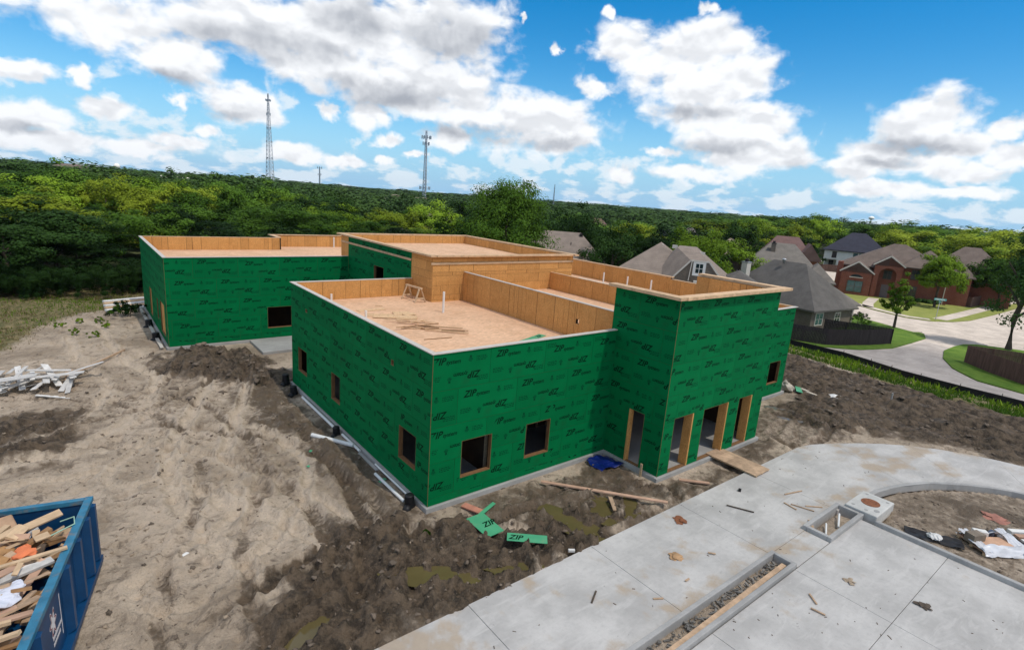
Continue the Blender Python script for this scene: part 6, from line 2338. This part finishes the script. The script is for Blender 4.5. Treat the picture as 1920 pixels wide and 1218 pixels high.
solo('tall bright tree filling the gap left of the white house roof', 180, 65, -3.3, 14.0, 6.0, 'bright', 19, 90, 100, .45, .4, .9)
solo('bright leafy tree behind the maroon roof, right of its ridge', 150, 58.5, -3.3, 12.4, 4.6, 'yellow', 20, 80, 90, .42, .4, .9)
solo('bright leafy tree behind the maroon roof, left of its ridge', 141, 66, -3.3, 12.2, 5.0, 'bright', 22, 80, 90, .42, .4, .9)
solo('leafy green tree behind the grey hip roof', 122, 60, -3.3, 11.2, 4.6, 'mid', 23, 80, 90, .42, .4, .9)
solo('feathery bright tree behind the dark navy roof', 190, 50, -3.3, 12.6, 5.0, 'bright', 24, 80, 90, .45, .45, .9)

# shrubs
def shrub(label, x, y, r, h, mk, seed, group=None):
    t = thing('shrub', label, 'shrub', (x, y, gh(x, y) if x < 36 else tz(x, y)), 0, group)
    link('foliage', big_crown(seed, r, h / 2, 30, 70, .11, mk, .45, .3), t, (0, 0, h * .45))
    MB().tube([(0, 0, 0), (.05, 0, h * .5)], .03, 6).build('stem', MT['bark'], t)


shrub('dark green shrub beside the far wing corner', -5.4, 32.6, 1.0, 1.1, 'dark', 60)
shrub('second shrub behind it against the far wing', -5.9, 33.6, .9, .7, 'mid', 61)
shrub('rounded shrub at the corner of the grey house', 72.6, 12.6, 1.2, 1.7, 'mid', 62)
shrub('grey-green shrub before the porch of the grey house', 74.2, 13.6, 1.3, 2.0, 'grey', 63)
shrub('tiny weed in the sand before the near corner', -.6, -1.0, .09, .22, 'mid', 64)

# the woods: polar jitter grid round the viewpoint's hill
rg = random.Random(21)
CX, CY = -8.4, -13.9


def canopy(az, D):
    """height of the tree tops above datum"""
    left = 5.0 + 4.2 * sst(56, 125, D) + 1.0 * sst(110, 220, D)
    mid = 4.3 + 2.6 * sst(75, 130, D) + 2.4 * sst(140, 360, D)
    right = 7.0 + 1.7 * sst(110, 260, D)
    a = sst(12, 26, az)
    b = sst(46, 58, az)
    dip = 1.5 * sst(170, 230, D) * (1 - sst(330, 430, D)) * (1 - b)
    return float(-dip + (left * (1 - a) + mid * a) * (1 - b) + (right + 1.2 * sst(60, 66, az)) * b)


HOUSES = [(64, 20, 13), (41, 23, 11), (43.6, 40, 11), (110, 24, 15), (128, 16, 12), (166, 54, 14), (128, 53, 11), (92, 37, 11), (84, 51, 9), (117, 107, 12), (119, 80, 10), (58, 102, 9), (42, 86, 6), (100, 50, 6)]


def blocked(x, y, r):
    if any(math.hypot(x - a, y - b) < c + r * .6 for a, b, c in HOUSES):
        return True
    if -6 < x < 26 and -6 < y < 41:
        return True
    if 44 < x < 104 and -30 < y < 27:
        return True
    if 84 < x < 220 and -12 < y < 10:
        return True
    if 98 < x < 170 and 27 < y < 60:
        return True
    return False


IND, FARP = [], []
D = 53.0
while D < 1500:
    st = max(6.6, D * .068)
    az = -12.0
    while az < 92:
        dd = D + rg.uniform(-.45, .45) * st
        aa = az + math.degrees(rg.uniform(-.4, .4) * st / D)
        x, y = CX + dd * math.sin(R_(aa)), CY + dd * math.cos(R_(aa))
        start = 54 + 5 * math.sin(aa * .9) * .3
        if aa > 26:
            start = 66 if aa < 40 else 74
        if aa > 60:
            start = 130
        r = st * rg.uniform(.52, .82)
        if dd > start and not blocked(x, y, r) and not (y < 43 and x < 30):
            top = canopy(aa, dd) + rg.uniform(-2.6, 1.5)
            (IND if dd < (240 if aa > 58 else 128) else FARP).append((x, y, dd, aa, r, top))
        az += math.degrees(st / D)
    D += st * .86
KINDS = ['mid', 'mid', 'bright', 'dark', 'mid', 'bright', 'yellow', 'mid']
for i, (x, y, dd, aa, r, top) in enumerate(IND):
    z = tz(x, y)
    h = max(3.6, top - z)
    mk = KINDS[rg.randrange(8)]
    if dd < 72:
        mk = rg.choice(('dark', 'dark', 'dark', 'dark', 'mid'))  # front rows: cloud shade put into darker leaves
    elif dd > 72 and aa < 26:
        mk = rg.choice(('bright', 'yellow', 'mid', 'bright', 'dark', 'mid', 'mid', 'dark'))  # rows behind: sunlight put into lighter leaves
    if aa > 58:
        mk = rg.choice(('bright', 'bright', 'yellow', 'mid', 'mid'))
    if 26 < aa < 58 and mk == 'bright' and rg.random() < .6:
        mk = 'dark'
    shp = rg.choice(('round_a', 'round_b', 'round_c', 'tall', 'loose'))
    place = 'in the wood left of the far wing' if aa < 14 else ('in the wood behind the far wing' if aa < 27 else ('in the trees behind the tall block' if aa < 46 else 'among the houses at the right'))
    kind = {'mid': 'green', 'bright': 'light green', 'dark': 'dark green', 'yellow': 'yellow-green'}[mk]
    size = 'small' if h < 6.5 else ('tall' if h > 9.5 else 'middling')
    row = 'front rows' if dd < 68 else ('further back' if dd < 92 else ('far back' if dd < 140 else 'farthest back'))
    tree('%s %s %s tree %s, %s' % (size, kind, {'round_a': 'round', 'round_b': 'lumpy', 'round_c': 'uneven', 'tall': 'pointed', 'loose': 'loose'}[shp], place, row), x, y, h, max(2.6, r * 1.15), shp, mk, '%s trees %s' % (kind, place), z, .78)

# understory along the wood's edge closes the view under the crowns
q = []
for i in range(150):
    aa = rg.uniform(-10, 24)
    dd = 54.5 + rg.uniform(0, 5) + (1.5 if aa > 10 else 0)
    x, y = CX + dd * math.sin(R_(aa)), CY + dd * math.cos(R_(aa))
    if -5 < x < 26 and y < 41.5:
        continue
    s = rg.uniform(.9, 1.7)
    V = SH['round_c'][:len(SH['round_c']) // 8 * 4] * np.array([s, s, s * 1.1]) + np.array([x, y, tz(x, y) + s * .75])
    q.append(V)
V = np.concatenate(q)
tag(link('underbrush', crown_mesh('underbrush', V, LM['dark'])), 'dark underbrush along the edge of the wood', 'underbrush', kind='stuff')

# far woods, one mass
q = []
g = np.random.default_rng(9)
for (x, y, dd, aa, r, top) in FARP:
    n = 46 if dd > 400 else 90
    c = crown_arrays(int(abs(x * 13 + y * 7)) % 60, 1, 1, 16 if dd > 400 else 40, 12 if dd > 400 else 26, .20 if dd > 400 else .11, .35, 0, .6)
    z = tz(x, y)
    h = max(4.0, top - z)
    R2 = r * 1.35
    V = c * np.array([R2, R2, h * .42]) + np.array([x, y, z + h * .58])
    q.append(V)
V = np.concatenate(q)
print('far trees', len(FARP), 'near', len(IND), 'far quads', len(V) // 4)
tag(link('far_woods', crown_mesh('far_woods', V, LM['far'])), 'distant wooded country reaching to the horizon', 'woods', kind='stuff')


# ------------------------------------------------------------------ grass and weeds
def tufts(name, label, poly, n, hmin, hmax, mats, seed, width=.02, fun=None):
    g = np.random.default_rng(seed)
    x0, x1 = min(p[0] for p in poly), max(p[0] for p in poly)
    y0, y1 = min(p[1] for p in poly), max(p[1] for p in poly)
    X = g.uniform(x0, x1, n)
    Y = g.uniform(y0, y1, n)
    keep = poly_mask(X[None], Y[None], poly, .9)[0] * np.clip(3.2 * (fbm(X * .5, Y * .5, 3, seed) - .33), 0.05, 1.2) > g.random(n) * .95
    X, Y = X[keep], Y[keep]
    Z = ground_height(X[None], Y[None])[0][0]
    n = len(X)
    H = g.uniform(hmin, hmax, n) * (.5 + fbm(X * .5, Y * .5, 3, seed + 1))
    a = g.uniform(0, 6.28, n)
    dx, dy = np.cos(a) * width * (1 + H * 2), np.sin(a) * width * (1 + H * 2)
    lx, ly = g.normal(0, .35, n) * H, g.normal(0, .35, n) * H
    B = np.stack([X, Y, Z], -1)
    V = np.stack([B - np.stack([dx, dy, 0 * dx], -1), B + np.stack([dx, dy, 0 * dx], -1),
                  B + np.stack([dx * .6 + lx * .5, dy * .6 + ly * .5, H * .6], -1), B + np.stack([lx, ly, H], -1)], 1).reshape(-1, 3)
    me = crown_mesh(name, V, mats)
    tag(link(name, me), label, 'weeds', kind='stuff')


MT['straw'] = leaf_mat('dry_grass', (.18, .135, .06), (.28, .22, .11))
tufts('dry_grass', 'dry straw coloured grass along the wood edge', [(-14, 24), (-11.6, 26), (-10.2, 31), (-8.2, 34.5), (-6.2, 35.5), (-4.4, 38), (-3, 43), (-16, 43)], 13000, .06, .24, MT['straw'], 5, .015)
tufts('green_weeds', 'green weeds scattered in the dry grass', [(-14, 24), (-11.6, 26), (-10.2, 31), (-8.2, 34.5), (-6.2, 35.5), (-4.4, 38), (-3, 43), (-16, 43)], 9000, .06, .24, LM['bright'], 6, .022)
tufts('roadside_weeds', 'green weeds along the black silt fence', [(40.6, 14), (40.2, 8), (38.2, 2), (35.2, -4.5), (34.6, -9.5), (34.2, -22), (43.9, -22), (43.6, -6), (44.3, -.5), (47.6, 5), (48.2, 14)], 26000, .06, .34, LM['mid'], 7, .03)
tufts('roadside_weeds', 'darker leafy weeds among the green ones at the silt fence', [(43, 14), (42, 8), (40, 2), (38, -4.5), (37.5, -9.5), (37, -22), (43.9, -22), (43.6, -6), (44.3, -.5), (47.6, 5), (48.2, 14)], 7000, .12, .5, LM['bright'], 8, .05)
for i, (x, y) in enumerate(((-8.3, 31.5), (-7.2, 31.2), (-9.3, 30.4), (-6.9, 29.4), (-8.6, 28.2), (-7.6, 27.2))):
    s = ('clump of grass', 'small weed clump', 'broad weed clump', 'sparse weed clump', 'low weed clump', 'pale weed clump')[i]
    t = thing('weed_clump', s + ' on the sand near the far wing, ' + ('rearmost', 'beside the rearmost', 'left of the others', 'nearest the wing', 'second from the front', 'front one')[i], 'weeds', (x, y, gh(x, y)))
    link('foliage', big_crown(70 + i, .38, .22, 12, 40, .09, 'bright', .4, .3), t, (0, 0, .15))


# ------------------------------------------------------------------ masts and far buildings
def lattice(label, x, y, h, base, top, legs=3, bays=16, r=.12, heads=(), name='lattice_mast', group=None):
    t = thing(name, label, 'mast', (x, y, tz(x, y)), R_(15), group)
    mm, wm = MT['mast'], MT['mastw']
    P = []
    for k in range(legs):
        a = 6.2832 * k / legs
        P.append((math.cos(a), math.sin(a)))
    for px, py in P:
        MB().tube([(px * base, py * base, 0), (px * top, py * top, h)], [r, r * .7], 6).build('leg', mm, t)
    mb = MB()
    for i in range(bays):
        z0, z1 = h * i / bays, h * (i + 1) / bays
        w0 = base + (top - base) * i / bays
        w1 = base + (top - base) * (i + 1) / bays
        for k in range(legs):
            a, b = P[k], P[(k + 1) % legs]
            mb.tube([(a[0] * w0, a[1] * w0, z0), (b[0] * w1, b[1] * w1, z1)], r * .45, 4, 0, False)
            mb.tube([(b[0] * w0, b[1] * w0, z0), (a[0] * w1, a[1] * w1, z1)], r * .45, 4, 0, False)
            mb.tube([(a[0] * w1, a[1] * w1, z1), (b[0] * w1, b[1] * w1, z1)], r * .45, 4, 0, False)
    mb.build('bracing', wm, t)
    for (z, rad, n, ph) in heads:
        w = base + (top - base) * z / h
        hd = MB()
        for k in range(n):
            a = 6.2832 * k / n
            hd.bar((0, 0, 0), (math.cos(a) * rad, math.sin(a) * rad, 0), .12, .12)
        hd = hd.build('antenna_frame', mm, t, (0, 0, z))
        for k in range(n):
            a = 6.2832 * k / n
            MB().box(-.28, -.14, -ph / 2, .28, .14, ph / 2).build('antenna', mm, hd, (math.cos(a) * rad, math.sin(a) * rad, 0), a)
    return t


MT['mast'] = plain('mast_steel', (.20, .25, .31), .5, .2, .3)
MT['mastw'] = plain('mast_bracing', (.42, .45, .52), .5, .5, .08)
lattice('tall tapering lattice mast with dishes above the left woods', 80.9, 313.5, 54.5 - tz(80.9, 313.5), 3.0, .3, 3, 26, .15, [(54, 1.3, 4, 1.0), (47, .9, 3, 1.4), (40, 1.0, 3, 1.0), (33, 1.5, 2, .8), (24.5, 1.2, 3, .7), (16, 1.5, 2, .7)])
lattice('slim lattice mast with antenna clusters left of the tallest tree', 158.9, 281.6, 44.2 - tz(158.9, 281.6), 1.5, .5, 3, 24, .2, [(43, 2.6, 9, 1.8), (39.5, 1.8, 5, 1.9), (14.5, 3.0, 6, 1.8)])
lattice('small distant monopole mast between the two lattice masts', 210, 600, 31 - 4, .7, .4, 3, 8, .35, [(26, 2.4, 6, 2), (19, 1.6, 5, 2)])
lattice('thin distant antenna mast right of the tallest tree', 382, 412, 30 - 4, 1.0, .15, 3, 12, .28, [(22, .6, 2, 1)])


def bowl(label, x, y, z, h, r):
    t = thing('water_tower', label, 'water tower', (x, y, z))
    MB().tube([(0, 0, 0), (0, 0, h * .1), (0, 0, h * .7)], [r * .5, r * .22, r * .22], 14).build('shaft', MT['paper'], t)
    MB().tube([(0, 0, h * .66), (0, 0, h * .74), (0, 0, h * .85), (0, 0, h * .95), (0, 0, h)], [r * .25, r * .8, r, r * .7, r * .1], 18).build('tank', MT['paper'], t, smooth=True)


bowl('tiny white water tower on the left horizon', 28, 560, tz(28, 560), 15, 2.4)
bowl('tiny white water tower on the right horizon', 900, 300, 6, 15, 4)


def shed(label, x, y, w, d, h, rz, roofm, wallm=None, zr=None):
    t = thing('far_building', label, 'building', (x, y, tz(x, y)), rz)
    h += 2.6
    body(t, -w / 2, 0, w / 2, d, 0, h, wallm or MT['trim'])
    hip(t, -w / 2, 0, w / 2, d, h + .1, h + (zr or 2.2), roofm, .6)
    for k in range(3):
        window(t, -w * .3 + k * w * .3, 0, h * .35, w * .1, h * .3, mull=False)


shed('long low pale roofed building on the left skyline', 33, 330, 34, 16, 8.0, R_(-12), MT['trim'], MT['tanbrick'], 1.5)
shed('second pale building on the skyline left of the tall mast', 62, 325, 18, 12, 6.6, R_(-15), MT['trim'])
shed('far house roof on the left end of the skyline', -4, 380, 18, 10, 6.2, R_(0), MT['rf_brown'])
shed('far roof beside the dark tree on the left skyline', 8, 360, 12, 9, 6.0, R_(-4), MT['rf_tan'])
shed('pale building at the foot of the tall mast', 84, 285, 12, 8, 4.6, R_(-20), MT['trim'], None, 1.2)
shed('pale roof right of the tall mast', 112, 270, 20, 10, 4.4, R_(-25), MT['trim'], None, 1.0)
shed('tan roofed house on the skyline between the masts', 126, 255, 14, 10, 4.6, R_(-28), MT['rf_tan'], None, 3.0)
shed('second tan roofed house on the skyline between the masts', 138, 252, 18, 10, 4.6, R_(-30), MT['rf_tan'], MT['plankp'], 2.4)

# ------------------------------------------------------------------ the cumulus that shades the site
def cumulus():
    hgt = 720.0
    c = Vector((14, 16, 0)) + sd * (hgt / sd.z)
    bm = bmesh.new()
    bmesh.ops.create_icosphere(bm, subdivisions=5, radius=1)
    for v in bm.verts:
        p = v.co.copy()
        k = 1 + .30 * (float(fbm(p.x * 2.2 + p.z, p.y * 2.2 - p.z, 4, 3)) - .5) * 2
        v.co = Vector((p.x * 54 * k, p.y * 56 * k, (p.z * 26 * k if p.z > 0 else p.z * 7 * k)))
    me = bpy.data.meshes.new('cloud')
    bm.to_mesh(me)
    bm.free()
    me.polygons.foreach_set('use_smooth', [True] * len(me.polygons))
    m, t, b = new_mat('cloud')
    b.inputs['Base Color'].default_value = (.9, .9, .92, 1)
    b.inputs['Roughness'].default_value = 1
    b.inputs['Alpha'].default_value = CLOUD_A
    me.materials.append(m)
    tag(link('cloud', me, None, c), kind='structure')


CLOUD_A = .32
cumulus()

# ------------------------------------------------------------------ the air
def haze():
    m = bpy.data.materials.new('air')
    m.use_nodes = True
    t = m.node_tree
    t.nodes.clear()
    v = N(t, 'ShaderNodeVolumePrincipled', inp={'Color': (0.70, 0.82, 1.0, 1), 'Density': 0.00006, 'Anisotropy': 0.3})
    o = N(t, 'ShaderNodeOutputMaterial')
    t.links.new(v.outputs[0], o.inputs['Volume'])
    b = MB().box(-3200, -1300, -12, 3900, 4100, 72).build('haze', m)
    tag(b, 'thin blue summer haze over the whole view', 'haze', kind='stuff')


haze()
